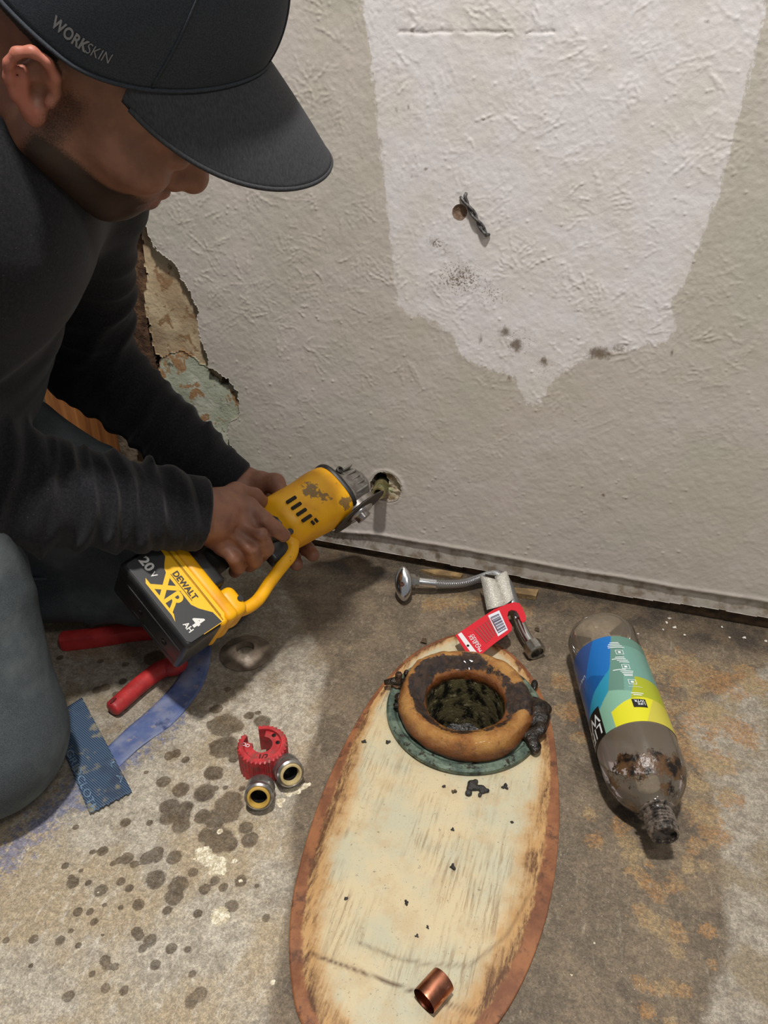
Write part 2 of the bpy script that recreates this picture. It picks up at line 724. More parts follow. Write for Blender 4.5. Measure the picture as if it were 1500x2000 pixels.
# painted patch, dirt, lower strip
W2 = lambda pts: [tuple(on_wall(u, v)[[0, 2]]) for u, v in pts]
PATCH = W2([(700, -60), (712, 40), (724, 110), (745, 300), (760, 440), (768, 520), (778, 595), (800, 615), (850, 630), (885, 655), (905, 700), (960, 722), (1005, 735), (1030, 790),
            (1055, 790), (1075, 745), (1120, 715), (1170, 690), (1235, 682), (1300, 668), (1322, 640), (1308, 600), (1335, 555), (1400, 390), (1445, 220), (1485, 60), (1510, -60)])
pd = poly_dist(WX, WZ, PATCH)
ins = in_poly(WX, WZ, PATCH)
patch = np.clip(.5 + np.where(ins, pd, -pd) / .03, 0, 1)
grime = np.zeros_like(WX)
for u, v, su, sv, a in [(985, 650, 10, 14, .8), (1008, 675, 12, 12, .95), (1170, 690, 22, 11, 1.0), (1205, 680, 16, 8, .7), (1062, 706, 12, 9, .8), (938, 662, 5, 10, .7), (995, 740, 5, 8, .8), (975, 742, 14, 4, .4),
                        (845, 470, 14, 12, .55), (870, 490, 12, 7, .6), (900, 530, 28, 24, .5), (950, 560, 26, 18, .45), (850, 560, 34, 26, .4), (810, 345, 26, 4, .5), (832, 330, 5, 3, .8), (775, 215, 4, 6, .7),
                        (797, 210, 3, 5, .7), (1312, 688, 3, 8, .8), (835, 615, 10, 6, .3), (1178, 967, 5, 3, .8), (855, 1090, 6, 8, .9), (890, 1080, 26, 12, .35), (690, 1055, 40, 14, .55), (640, 1030, 22, 14, .5),
                        (1382, 42, 7, 4, .6), (722, 70, 6, 8, .5), (815, 45, 3, 8, .6)]:
    c = on_wall(u, v)
    e = abs(on_wall(u + 10, v)[0] - c[0]) / 10
    f = abs(on_wall(u, v + 10)[2] - c[2]) / 10
    grime = np.maximum(grime, a * np.exp(-.5 * (((WX - c[0]) / (su * e)) ** 2 + ((WZ - c[2]) / (sv * f)) ** 2)))
speck = np.zeros_like(WX)
for u, v, su, sv, a in [(900, 545, 46, 32, 1.0), (855, 475, 16, 10, 1.0), (960, 575, 40, 22, .8), (1010, 665, 40, 30, .7), (1060, 720, 50, 26, .6), (850, 590, 40, 20, .5), (640, 1050, 60, 14, .9), (830, 1085, 50, 10, .6)]:
    c = on_wall(u, v)
    e = abs(on_wall(u + 10, v)[0] - c[0]) / 10
    f = abs(on_wall(u, v + 10)[2] - c[2]) / 10
    speck = np.maximum(speck, a * np.exp(-.5 * (((WX - c[0]) / (su * e)) ** 2 + ((WZ - c[2]) / (sv * f)) ** 2)))
zl = .0455 + .002 * (fbm(WX, 0 * WX, 14, 3, 21) - .5) * 2 - .006 * sstep(WX, -.28, -.36) + .004 * sstep(WX, .10, .25)
strip = sstep(WZ, zl + .0012, zl - .0012)
lip = np.exp(-((WZ - zl - .004) / .003) ** 2) * (.4 + .9 * fbm(WX, 0 * WX, 25, 2, 5))
Yw = -relief * (1 - .6 * strip) + strip * .0042 - lip * .0016
# crack near eye level
ca, cb = on_wall(775, 63), on_wall(1085, 62)
crk = np.exp(-((WZ - lerp(ca[2], cb[2], np.clip((WX - ca[0]) / (cb[0] - ca[0]), 0, 1)) - .0006 * np.sin(WX * 160)) / .0016) ** 2) * ((WX > ca[0]) & (WX < cb[0])) * (fbm(WX, WZ, 30, 2, 40) > .38)
Yw += crk * .0009
grime = np.maximum(grime, crk * .5)
# torn opening on the left, pipe hole, bottom edge
TORN_E = [(286, 440), (290, 455), (298, 482), (322, 500), (346, 521), (356, 545), (372, 572), (384, 602), (387, 640), (395, 668), (406, 700), (408, 716), (424, 727), (441, 737), (452, 752), (464, 765), (467, 800), (464, 818), (446, 826), (444, 850), (452, 880), (453, 918), (448, 960), (440, 1010), (430, 1060), (420, 1110)]
TORN = W2(TORN_E + [(-500, 1200), (-600, 400), (120, 395), (220, 405)])
cxm, czm = (WX[:-1, :-1] + WX[1:, 1:]) / 2, (WZ[:-1, :-1] + WZ[1:, 1:]) / 2
jit = (fbm(cxm, czm, 130, 3, 33) - .5) * .008
keep = ~in_poly(cxm + jit, czm + jit * .7, TORN)
HOLE = on_wall(754, 952)
ra = np.hypot((cxm - HOLE[0]) / .0225, (czm - HOLE[2]) / .0245) + (fbm(cxm, czm, 70, 3, 12) - .5) * .25
keep &= ra > 1
PLUG = on_wall(898, 414)
keep &= np.hypot(cxm - PLUG[0], czm - PLUG[2]) > .0082
zb = .0155 + .004 * (fbm(cxm, 0 * cxm, 18, 3, 8) - .5) + .007 * sstep(cxm, .04, .2)
keep &= czm > zb
hd = np.hypot((WX - HOLE[0]) / .0225, (WZ - HOLE[2]) / .0245)
Yw -= .0018 * np.exp(-((hd - 1.12) / .10) ** 2) * (fbm(WX, WZ, 60, 2, 44))
P3 = np.stack([WX, Yw, WZ], -1)
Vw, Fw, srcw, sk = masked_grid(wx, wz, keep, P3, (0, .0115, 0))
Aw = np.stack([patch.ravel()[srcw], grime.ravel()[srcw], strip.ravel()[srcw]], 1)
torn_edge = sk.astype(float)

mw = M('painted_plaster', Roughness=.48)
r_, g_, b_ = mw.attr('wm')
sk_, sp_ = mw.attr('ws')[0:2]
pm = mw.edge(r_, mw.noise(150, 5, .78, vec=mw.scaled((1, 1, .5), (0, .6, 0))), .85, .06)
base = mw.mix(mw.rng(mw.noise(9, 4), .35, .65), S(190, 182, 170), S(197, 188, 180))
base = mw.mix(mw.rng(mw.noise(5, 3), .45, .7), base, S(184, 180, 166))
white = mw.mix(mw.rng(mw.noise(14, 4), .4, .7), S(220, 215, 214), S(213, 207, 200))
c_ = mw.mix(pm, base, white)
c_ = mw.mix(mw.math('MULTIPLY', b_, mw.rng(mw.noise(60, 5), .42, .68)), c_, S(150, 136, 118))
gn = mw.edge(g_, mw.noise(150, 5, .8, vec=mw.scaled((1, 1, .45))), 1.5, .30, .62)
c_ = mw.mix(mw.math('MULTIPLY', mw.rng(mw.math('ADD', mw.noise(330, 5, .7), mw.math('MULTIPLY', sp_, .20)), .68, .74), mw.math('MULTIPLY', sp_, .9)), c_, S(112, 98, 82))
c_ = mw.mix(mw.math('MULTIPLY', gn, .85), c_, S(104, 88, 70))
c_ = mw.mix(sk_, c_, mw.mix(mw.noise(160, 4), S(120, 104, 84), S(206, 198, 186)))
mw.col(c_)
mw.bump(mw.noise(420, 4, .6), .35, .0006)
wall_back = obj('wall_back', (Vw, Fw), mw.m, smooth='all', attrs={'wm': Aw, 'ws': np.stack([torn_edge, speck.ravel()[srcw], torn_edge], 1)}, kind='structure')
wall_back['label'] = 'off-white stomp-textured plaster wall with a whiter painted patch and torn opening'

# layers seen inside the torn opening
mt = M('torn_drywall_paper', Roughness=.85)
n1 = mt.noise(38, 6, .65, dist=.6)
c_ = mt.mix(mt.rng(mt.noise(16, 4), .4, .62), S(202, 182, 148), S(176, 152, 120))
c_ = mt.mix(mt.rng(n1, .53, .60), c_, S(148, 116, 82))
c_ = mt.mix(mt.math('MULTIPLY', mt.rng(mt.noise(60, 5, .7), .62, .72), .8), c_, S(92, 66, 42))
mt.col(c_)
mt.bump(mt.noise(180, 5), .5, .002)
mt2 = M('torn_drywall_green', Roughness=.8)
c_ = mt2.mix(mt2.rng(mt2.noise(24, 4), .35, .6), S(214, 214, 198), S(178, 182, 160))
c_ = mt2.mix(mt2.rng(mt2.noise(30, 6, .68, dist=.5), .55, .60), c_, S(170, 132, 92))
c_ = mt2.mix(mt2.math('MULTIPLY', mt2.rng(mt2.noise(75, 5, .7), .62, .7), .85), c_, S(84, 74, 52))
mt2.col(c_)
mt2.bump(mt2.noise(200, 5), .5, .002)


def panel_layer(name, pts, y0, thick, mat, wob=.004):
    P = np.array([on_wall(u, v, y0)[[0, 2]] for u, v in pts])
    lo, hi = P.min(0), P.max(0)
    ax, az = np.arange(lo[0] - .004, hi[0] + .004, .0025), np.arange(lo[1] - .004, hi[1] + .004, .0025)
    X, Z = np.meshgrid(ax, az, indexing='ij')
    cx, cz = (X[:-1, :-1] + X[1:, 1:]) / 2, (Z[:-1, :-1] + Z[1:, 1:]) / 2
    j = (fbm(cx, cz, 110, 3, 51) - .5) * .008
    kp = in_poly(cx + j, cz + j, [tuple(p) for p in P])
    Y = y0 - (fbm(X, Z, 22, 3, 52) - .5) * wob - (fbm(X, Z, 9, 2, 57) - .5) * wob * 2
    V, F, s_, k_ = masked_grid(ax, az, kp, np.stack([X, Y, Z], -1), (0, thick, 0))
    return obj(name, (V, F), mat, wall_back, smooth='all')


p_ = panel_layer('torn_paper_layer', [(270, 400), (350, 480), (420, 600), (440, 720), (430, 760), (340, 720), (302, 690), (296, 640), (284, 600), (288, 545), (280, 500), (276, 450)], .012, .006, mt.m)
p_['label'] = 'brown torn paper layer inside the wall opening'
p_ = panel_layer('lower_torn_layer', [(310, 705), (332, 690), (352, 684), (380, 700), (430, 745), (500, 770), (500, 1060), (330, 1060), (330, 860), (320, 780)], .009, .008, mt2.m)
p_['label'] = 'pale green torn drywall layer with brown stains'
dark_rot = simple('rotten_edge', S(70, 48, 34), S(112, 82, 56), 90, .9, bump=(160, .8, .003))
p_ = panel_layer('rotten_edge', [(262, 440), (284, 470), (292, 540), (290, 640), (304, 700), (330, 760), (340, 900), (270, 900), (262, 700)], .018, .01, dark_rot)

mwood = M('stud_wood', Roughness=.75)
wv = mwood.noise(9, 5, .6, vec=mwood.scaled((9, 9, .6)))
mwood.col(mwood.mix(mwood.rng(wv, .3, .7), S(196, 128, 66), S(150, 88, 42)))
mwood.bump(mwood.noise(60, 4, vec=mwood.scaled((6, 6, .4))), .4, .002)
sx0, sx1 = on_wall(80, 740, .02)[0], on_wall(136, 740, .02)[0]
obj('wall_stud', Geo().rbox((sx0, .016, .0), (sx1, .105, 2.4), .002), mwood.m, wall_back)
obj('wall_stud', Geo().rbox((-.41, .016, .03), (-.372, .105, 2.4), .002), mwood.m, wall_back)
sill_m = simple('dark_wet_wood', S(58, 44, 32), S(96, 74, 52), 70, .8, bump=(90, .6, .003))
obj('sill_plate', Geo().rbox((-1.9, .0135, -.001), (1.5, .105, .032), .002), sill_m, wall_back)
mcav = simple('cavity_back', S(150, 138, 118), S(104, 92, 76), 40, .9, bump=(80, .6, .004))
obj('cavity_back', Geo().rbox((-1.9, .106, 0), (1.5, .118, 2.4), .001), mcav, wall_back)
# crumbly plaster at the bottom of the pipe hole
mpl = M('crumbled_plaster', Roughness=.9)
c_ = mpl.mix(mpl.rng(mpl.noise(90, 5, .65), .38, .62), S(206, 194, 168), S(150, 128, 98))
c_ = mpl.mix(mpl.rng(mpl.noise(55, 4), .6, .7), c_, S(180, 182, 140))
mpl.col(c_)
mpl.bump(mpl.noise(150, 5), .9, .004)
STUB = on_wall(745, 950)
ax, az = np.arange(HOLE[0] - .03, HOLE[0] + .03, .0012), np.arange(HOLE[2] - .03, HOLE[2] + .03, .0012)
X, Z = np.meshgrid(ax, az, indexing='ij')
cx, cz = (X[:-1, :-1] + X[1:, 1:]) / 2, (Z[:-1, :-1] + Z[1:, 1:]) / 2
kp = np.hypot((cx - STUB[0] + .003) / .0125, (cz - STUB[2] - .004) / .0135) + (fbm(cx, cz, 120, 3, 71) - .5) * .4 > 1
Y = .0062 + (fbm(X, Z, 90, 4, 72) - .5) * .009
V, F, s_, k_ = masked_grid(ax, az, kp, np.stack([X, Y, Z], -1), (0, .02, 0))
obj('plaster_recess', (V, F), mpl.m, wall_back, smooth='all')
# brown filled hole in the white patch
mplug = simple('rusty_plug', S(126, 104, 86), S(92, 70, 54), 160, .8, bump=(300, .7, .002))
obj('filled_hole', Geo().lathe([(.0086, .006), (.0086, -.0015), (.007, -.0005), (.0001, .0006)], (PLUG[0], .001, PLUG[2]), (0, 1, 0), 28), mplug, wall_back)

# ================================================================== floor
fx = axis_fine(-1.9, -.74, .34, 1.5, .0022, .05)
fy = axis_fine(-2.0, -.74, .03, .12, .0022, .05)
FX, FY = np.meshgrid(fx, fy, indexing='ij')


def spots(lst, frac=.4):
    m = np.zeros_like(FX)
    for u, v, r in lst:
        c = on_floor(u, v)
        e = np.linalg.norm(on_floor(u + 10, v) - c) / 10
        rr = r * e * 1.05
        s_ = np.abs(FX - c[0]) < 3 * rr
        d = np.hypot(FX - c[0], FY - c[1])
        m = np.maximum(m, np.clip(1.0 - .5 * d / rr, 0, 1))
    return m


z5 = [(355, 360, 30), (345, 330, 12), (430, 360, 15), (490, 400, 32), (320, 275, 18), (395, 300, 12), (550, 265, 15), (500, 205, 25), (450, 210, 15), (590, 355, 22), (630, 385, 20), (655, 270, 20), (760, 340, 48), (870, 370, 48), (850, 430, 42), (815, 495, 22), (675, 465, 28),
      (590, 480, 14), (510, 468, 12), (380, 500, 22), (440, 500, 18), (460, 550, 20), (345, 595, 14), (295, 640, 24), (165, 635, 22), (30, 640, 16), (665, 600, 26), (680, 620, 22), (735, 640, 32), (695, 680, 20), (835, 680, 26), (915, 685, 18), (760, 760, 24), (515, 735, 26), (525, 765, 22), (560, 770, 20),
      (450, 805, 16), (940, 803, 20), (515, 875, 24), (605, 885, 24), (335, 915, 28), (975, 905, 36), (935, 935, 34), (1050, 350, 24), (1000, 390, 28), (1090, 380, 22), (1175, 350, 30), (1255, 375, 12), (1130, 475, 32), (965, 510, 22), (1060, 150, 70), (1120, 170, 40), (1010, 130, 40), (1200, 90, 34), (890, 80, 34), (940, 310, 25),
      (720, 240, 36), (760, 225, 40), (850, 235, 36), (610, 65, 25), (370, 90, 15), (820, 40, 40), (880, 30, 50), (620, 240, 30), (580, 250, 20), (150, 765, 12), (380, 665, 16), (500, 615, 9), (340, 590, 10), (1220, 150, 40), (1300, 530, 20)]
z4 = [(1360, 1075, 58), (1300, 1200, 66), (1150, 1180, 52), (1040, 1130, 40), (1430, 770, 90), (1420, 910, 80), (1290, 1350, 50), (1180, 1300, 50), (1080, 1290, 60), (1430, 1280, 60), (1380, 665, 35), (1240, 440, 30), (980, 340, 60), (620, 545, 32), (670, 530, 34), (780, 490, 26), (800, 380, 22), (1440, 1330, 80), (1150, 1410, 55),
      (950, 1390, 22), (800, 1390, 30), (480, 1420, 20), (1080, 965, 34), (1120, 950, 34), (1180, 990, 25), (930, 1070, 15), (1450, 540, 20), (380, 340, 22), (640, 360, 20), (740, 570, 24)]
z8 = [(100, 200, 80), (200, 230, 90), (340, 220, 90), (500, 100, 56), (600, 70, 30), (650, 170, 90), (120, 430, 66), (250, 420, 110), (340, 530, 90), (320, 590, 50), (90, 740, 90), (230, 910, 30), (300, 1040, 105), (340, 1120, 90), (120, 920, 40), (130, 1260, 130), (260, 1220, 90), (750, 850, 45), (420, 920, 40), (120, 30, 60)]
wetl = [(x / 2.5, 1580 + y / 2.5, r / 2.5) for x, y, r in z5] + [(x / 3.26, 1180 + y / 3.26, r / 3.26) for x, y, r in z4] + [(400 + x / 5.77, 1380 + y / 5.77, r / 5.77) for x, y, r in z8]
wet = spots(wetl)
tanl = [(1262, 1792, 24), (1250, 1778, 20), (1280, 1815, 18), (1290, 1745, 26), (1310, 1730, 24), (1260, 1720, 22), (1235, 1670, 22), (1222, 1640, 22), (1215, 1615, 18), (1240, 1700, 18), (1370, 1590, 34), (1390, 1620, 28), (1360, 1650, 18), (1340, 1690, 18), (1265, 1685, 10), (1380, 1690, 13), (1250, 1920, 14), (1280, 1930, 12), (1262, 1975, 22),
        (1318, 1925, 20), (1330, 1930, 14), (1310, 1998, 14), (1325, 1860, 14), (1390, 1880, 12), (1385, 1815, 14), (1320, 1820, 20), (1110, 1390, 26), (1130, 1440, 20), (1100, 1330, 20), (1150, 1590, 16), (1165, 1640, 20), (1270, 1300, 40), (1330, 1310, 50), (1400, 1330, 50), (1300, 1380, 40), (1370, 1400, 50), (1440, 1420, 40),
        (1340, 1460, 40), (1400, 1490, 40), (1460, 1330, 40), (1420, 1560, 26), (1130, 1340, 20), (1020, 1190, 26), (900, 1170, 30), (850, 1180, 24), (960, 1165, 24), (640, 1085, 26), (690, 1095, 20), (1290, 1450, 20), (1360, 1530, 22)]
tan = spots(tanl)
whl = [(397, 1668, 16), (410, 1680, 14), (425, 1690, 18), (432, 1700, 10), (430, 1788, 17), (429, 1624, 6), (458, 1681, 5), (566, 1548, 9), (580, 1543, 9), (594, 1535, 7), (604, 1531, 4), (545, 1566, 7), (552, 1562, 5), (548, 1573, 4), (470, 1720, 4), (193, 1742, 3), (348, 1846, 2.5), (533, 1917, 5), (1162, 1841, 3), (1116, 1904, 3)]
whi = spots(whl)
BL = [on_floor(u, v)[:2] for u, v in [(330, 1400), (240, 1480), (150, 1545), (80, 1605), (0, 1680), (-60, 1740)]]
bd = poly_dist(FX, FY, BL, closed=False)
blue = np.clip(1 - bd / .048, 0, 1) * .85
f2 = lambda pts: [tuple(on_floor(u, v)[:2]) for u, v in pts]
ZN = f2([(540, 1120), (640, 1300), (620, 1420), (590, 1500), (568, 1600), (572, 1720), (540, 1900), (500, 2100), (1380, 2100), (1372, 1990), (1425, 1860), (1408, 1700), (1395, 1560), (1330, 1400), (1500, 1300), (1500, 1180), (700, 1060)])
zd = poly_dist(FX, FY, ZN)
brown = np.clip(.5 + np.where(in_poly(FX, FY, ZN), zd, -zd) / .06, 0, 1)
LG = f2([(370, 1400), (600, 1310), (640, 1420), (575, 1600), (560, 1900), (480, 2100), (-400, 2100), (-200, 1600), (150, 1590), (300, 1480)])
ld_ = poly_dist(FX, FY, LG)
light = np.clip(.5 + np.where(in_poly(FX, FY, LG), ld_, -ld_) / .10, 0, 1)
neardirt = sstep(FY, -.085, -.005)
FLC = on_floor(907, 1396)
cxm, cym = (FX[:-1, :-1] + FX[1:, 1:]) / 2, (FY[:-1, :-1] + FY[1:, 1:]) / 2
keepf = np.hypot(cxm - FLC[0], cym - FLC[1]) > .056
FZ = -(fbm(FX, FY, 60, 3, 61)) * .0007
Vf, Ff, srcf, sk = masked_grid(fx, fy, keepf, np.stack([FX, FY, FZ], -1), (0, 0, -.03))
A1 = np.stack([wet, tan, blue], -1).reshape(-1, 3)[srcf]
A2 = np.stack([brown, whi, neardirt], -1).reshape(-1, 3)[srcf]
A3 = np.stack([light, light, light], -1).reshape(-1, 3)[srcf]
mf = M('worn_concrete', Roughness=.6)
a1, a2, a3 = mf.attr('f1'), mf.attr('f2'), mf.attr('f3')
nA, nB, nC, nD = mf.noise(70, 5, .68), mf.noise(190, 4, .7), mf.noise(22, 5, .6), mf.noise(480, 4, .65)
nE = mf.noise(120, 5, .8, vec=mf.scaled((1, .35, 1), (0, 0, .9)))
nF = mf.noise(42, 7, .8)
nG = mf.noise(1100, 3, .7)
c_ = mf.mix(mf.rng(nA, .36, .62), S(140, 130, 117), S(168, 159, 143))
c_ = mf.mix(mf.rng(nC, .45, .62), c_, S(142, 128, 106))
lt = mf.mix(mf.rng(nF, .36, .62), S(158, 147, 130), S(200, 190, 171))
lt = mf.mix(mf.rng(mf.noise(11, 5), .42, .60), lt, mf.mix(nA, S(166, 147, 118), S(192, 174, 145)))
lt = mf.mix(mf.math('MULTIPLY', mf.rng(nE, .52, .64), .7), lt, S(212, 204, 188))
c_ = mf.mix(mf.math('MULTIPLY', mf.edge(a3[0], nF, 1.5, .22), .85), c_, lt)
br = mf.mix(mf.rng(nC, .40, .62), S(104, 91, 75), S(124, 108, 88))
br = mf.mix(mf.math('MULTIPLY', mf.rng(nF, .50, .66), .6), br, S(146, 130, 106))
br = mf.mix(mf.math('MULTIPLY', mf.rng(mf.noise(31, 6, .7), .54, .68), .7), br, S(84, 72, 60))
br = mf.mix(mf.math('MULTIPLY', mf.rng(nE, .56, .66), .45), br, S(160, 150, 130))
c_ = mf.mix(mf.edge(a2[0], nF, .45, .10), c_, br)
tnc = mf.mix(mf.rng(nC, .40, .60), S(162, 120, 74), S(164, 140, 100))
tn = mf.edge(mf.math('MULTIPLY', a1[1], .92), mf.noise(36, 7, .80), 2.4, .10)
c_ = mf.mix(mf.math('MULTIPLY', tn, mf.rng(mf.noise(260, 4, .8), .40, .58, .25, .85)), c_, tnc)
wt = mf.edge(a1[0], mf.noise(95, 5, .75), .62, .06)
c_ = mf.mix(mf.math('MULTIPLY', wt, mf.rng(nF, .3, .65, .98, .70)), c_, mf.mix(mf.rng(nC, .4, .6), S(80, 66, 50), S(98, 82, 62)))
bl = mf.edge(a1[2], mf.noise(90, 6, .8), 3.0, .14, .62)
c_ = mf.mix(mf.math('MULTIPLY', bl, .60), c_, mf.mix(nA, S(60, 80, 138), S(118, 128, 164)))
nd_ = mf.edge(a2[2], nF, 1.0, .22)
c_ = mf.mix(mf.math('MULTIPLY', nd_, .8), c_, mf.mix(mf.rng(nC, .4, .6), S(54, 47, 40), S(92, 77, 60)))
ws_ = mf.edge(a2[1], mf.noise(170, 4, .75), .8, .05)
c_ = mf.mix(ws_, c_, mf.mix(mf.rng(nB, .4, .6), S(214, 200, 166), S(236, 226, 202)))
gr_ = mf.math('MULTIPLY', mf.rng(nB, .40, .62, .80, 1.12), mf.math('MULTIPLY', mf.rng(nD, .38, .62, .78, 1.16), mf.rng(nG, .36, .64, .80, 1.16)))
gv = mf.n('ShaderNodeVectorMath', operation='SCALE')
mf.link(c_, gv.inputs[0])
mf.link(gr_, gv.inputs['Scale'])
c_ = gv.outputs[0]
c_ = mf.mix(mf.math('MULTIPLY', mf.rng(nD, .60, .68), .6), c_, S(70, 60, 50))
c_ = mf.mix(mf.math('MULTIPLY', mf.rng(nG, .60, .70), .30), c_, S(60, 52, 44))
c_ = mf.mix(mf.math('MULTIPLY', mf.rng(nG, .40, .30), .22), c_, S(206, 198, 184))
c_ = mf.mix(mf.math('MULTIPLY', mf.rng(mf.noise(640, 3, .6), .69, .73), .8), c_, S(226, 220, 208))
mf.col(c_)
mf.rough(mf.math('SUBTRACT', .62, mf.math('MULTIPLY', mf.edge(a1[0], nA, .30, .05), .18)))
mf.bump(nB, .45, .0016)
mf.bump(nD, .40, .0010)
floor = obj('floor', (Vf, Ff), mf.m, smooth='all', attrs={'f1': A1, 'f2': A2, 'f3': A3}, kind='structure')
floor['label'] = 'stained bare concrete floor with dark wet drips and paint remains'


# ================================================================== oval sheet around the drain
OUT = [(890, 1243), (935, 1248), (985, 1272), (1022, 1304), (1050, 1345), (1070, 1395), (1082, 1450), (1089, 1520), (1092, 1600), (1086, 1690), (1070, 1780), (1044, 1865), (1008, 1945), (965, 2010), (905, 2070), (830, 2110), (745, 2120), (670, 2090), (615, 2040),
       (582, 1985), (569, 1920), (565, 1850), (569, 1780), (582, 1710), (602, 1635), (628, 1560), (660, 1485), (696, 1415), (740, 1348), (795, 1290), (840, 1262)]
ol = smooth_path([on_floor(u, v)[:2] for u, v in OUT], 260, closed=True)
ang = np.arctan2(ol[:, 1] - FLC[1], ol[:, 0] - FLC[0])
rad = np.hypot(ol[:, 1] - FLC[1], ol[:, 0] - FLC[0])
NR = 110
tt = np.linspace(0, 1, NR)
G = np.zeros((len(ol), NR, 3))
R2 = .058 + (rad[:, None] - .058) * tt[None]
G[..., 0] = FLC[0] + np.cos(ang)[:, None] * R2
G[..., 1] = FLC[1] + np.sin(ang)[:, None] * R2
ed = poly_dist(G[..., 0], G[..., 1], [tuple(p) for p in ol[::2]])
rim = np.exp(-((ed - .006) / .005) ** 2)
lim = sstep(G[..., 1], -.30, -.20)
G[..., 2] = .0034 + .0016 * rim * lim + .0006 * np.sin(G[..., 0] * 60) * np.sin(G[..., 1] * 34)
Gc = np.concatenate([G, G[:1]], 0)
edc = np.concatenate([ed, ed[:1]], 0)
ns, nr = Gc.shape[:2]
gs = Geo().grid(Gc, thick=np.array([0, 0, -.0028]))
cr0, cr1, cr2 = on_floor(610, 1868)[:2], on_floor(820, 1945)[:2], on_floor(955, 1992)[:2]
crd = poly_dist(Gc[..., 0], Gc[..., 1], [tuple(cr0), tuple(cr1), tuple(cr2)], closed=False)
crk = np.exp(-(crd / .0013) ** 2)
lw = np.where(Gc[..., 0] < FLC[0], 1.0, .85)
arcp = [tuple(on_floor(u, v)[:2]) for u, v in [(700, 1845), (760, 1870), (830, 1888), (917, 1890), (990, 1830), (1040, 1740)]]
arc = np.exp(-(poly_dist(Gc[..., 0], Gc[..., 1], arcp, closed=False) / .0016) ** 2) * .5
bw = .45 + .55 * sstep(Gc[..., 1], -.27, -.42) + .15 * sstep(Gc[..., 0], FLC[0], FLC[0] + .1) - .1
As = np.stack([np.clip(edc / (.06 * bw), 0, 1), np.maximum(crk, arc), sstep(Gc[..., 1], -.45, -.60)], -1).reshape(-1, 3)
As = np.concatenate([As, As])
ms = M('rusty_linoleum', Roughness=.42)
s_ = ms.attr('sm')
st = ms.scaled((1, .07, 1), (0, 0, -.10))
n1, n2, n3 = ms.noise(28, 7, .7), ms.noise(260, 5, .75, vec=st), ms.noise(240, 6, .75)
c_ = ms.mix(ms.rng(ms.noise(15, 5, .65), .38, .64), S(206, 190, 154), S(190, 186, 160))
c_ = ms.mix(ms.math('MULTIPLY', ms.rng(n1, .48, .66), .6), c_, S(190, 166, 128))
c_ = ms.mix(ms.math('MULTIPLY', ms.math('MULTIPLY', ms.rng(n2, .46, .62), ms.rng(ms.noise(12, 4), .44, .62)), .62), c_, S(136, 108, 74))
c_ = ms.mix(ms.math('MULTIPLY', ms.rng(n3, .62, .68), .75), c_, S(84, 66, 48))
c_ = ms.mix(ms.math('MULTIPLY', ms.rng(ms.noise(560, 4, .7), .63, .69), .7), c_, S(92, 74, 54))
wob = ms.math('MULTIPLY', ms.math('SUBTRACT', ms.noise(34, 6, .75), .5), .62)
stk = ms.math('MULTIPLY', ms.math('SUBTRACT', n2, .5), .55)
e1 = ms.math('ADD', ms.math('ADD', s_[0], wob), stk)
e2 = ms.math('ADD', s_[0], ms.math('MULTIPLY', ms.math('SUBTRACT', ms.noise(120, 7, .75), .5), .22))
c_ = ms.mix(ms.math('MULTIPLY', ms.rng(e1, .74, .34), .85), c_, S(186, 140, 82))
c_ = ms.mix(ms.math('MULTIPLY', ms.rng(e1, .52, .24), ms.rng(ms.noise(70, 8, .78, vec=ms.scaled((1, .22, 1))), .42, .56)), c_, S(88, 54, 30))
rst = ms.rng(e2, .25, .18)
c_ = ms.mix(rst, c_, ms.mix(ms.rng(ms.noise(26, 7, .7), .36, .62), S(116, 70, 44), S(150, 98, 62)))
c_ = ms.mix(ms.math('MULTIPLY', rst, ms.rng(ms.noise(44, 8, .78), .52, .64)), c_, S(92, 58, 40))
c_ = ms.mix(ms.math('MULTIPLY', s_[1], .9), c_, S(84, 54, 30))
ms.col(c_)
ms.rough(ms.rng(n1, .3, .7, .34, .55))
ms.bump(n2, .22, .0012)
sheet = obj('linoleum_sheet', gs, ms.m, smooth='all', attrs={'sm': As})
tag(sheet, 'oval cream sheet with rusty brown edges lying around the open drain', 'floor sheet')

# ================================================================== drain flange and wax ring
FL = thing('drain_flange', 'green corroded round metal floor flange under the wax ring', 'flange', (FLC[0], FLC[1], 0))
mg = M('verdigris_metal', Roughness=.55, Metallic=.25)
c_ = mg.mix(mg.rng(mg.noise(60, 5), .38, .62), S(112, 128, 112), S(70, 86, 76))
c_ = mg.mix(mg.rng(mg.noise(70, 8, .78), .53, .60), c_, S(44, 36, 28))
mg.col(c_)
mg.bump(mg.noise(160, 4), .5, .002)
C0 = np.array([FLC[0], FLC[1], 0.0])
obj('flange_ring', Geo().lathe([(.050, .0042), (.089, .0042), (.0915, .006), (.0915, .0105), (.089, .0125), (.083, .0125), (.080, .0100), (.050, .0100)], C0, (0, 0, 1), 96, closed_ends=False), mg.m, FL)
mdk = M('drain_slime', Roughness=.35)
dz = mdk.noise(60, 6, .7)
c_ = mdk.mix(mdk.rng(dz, .42, .56), S(20, 19, 15), S(104, 96, 66))
c_ = mdk.mix(mdk.rng(mdk.noise(100, 7, .78), .56, .62), c_, S(156, 146, 112))
mdk.col(c_)
mdk.bump(dz, .8, .004)
obj('drain_pipe', Geo().lathe([(.050, .011), (.047, .011), (.0465, -.02), (.0465, -.19)], C0, (0, 0, 1), 64, closed_ends=False), mdk.m, FL)
msl = simple('black_sludge', S(14, 12, 11), S(48, 38, 28), 90, .28, bump=(220, .9, .003), coat=.15)
G_ = Geo()
th = np.arange(64) * 2 * math.pi / 64
rr = np.linspace(0, .047, 14)
gg = np.zeros((65, 14, 3))
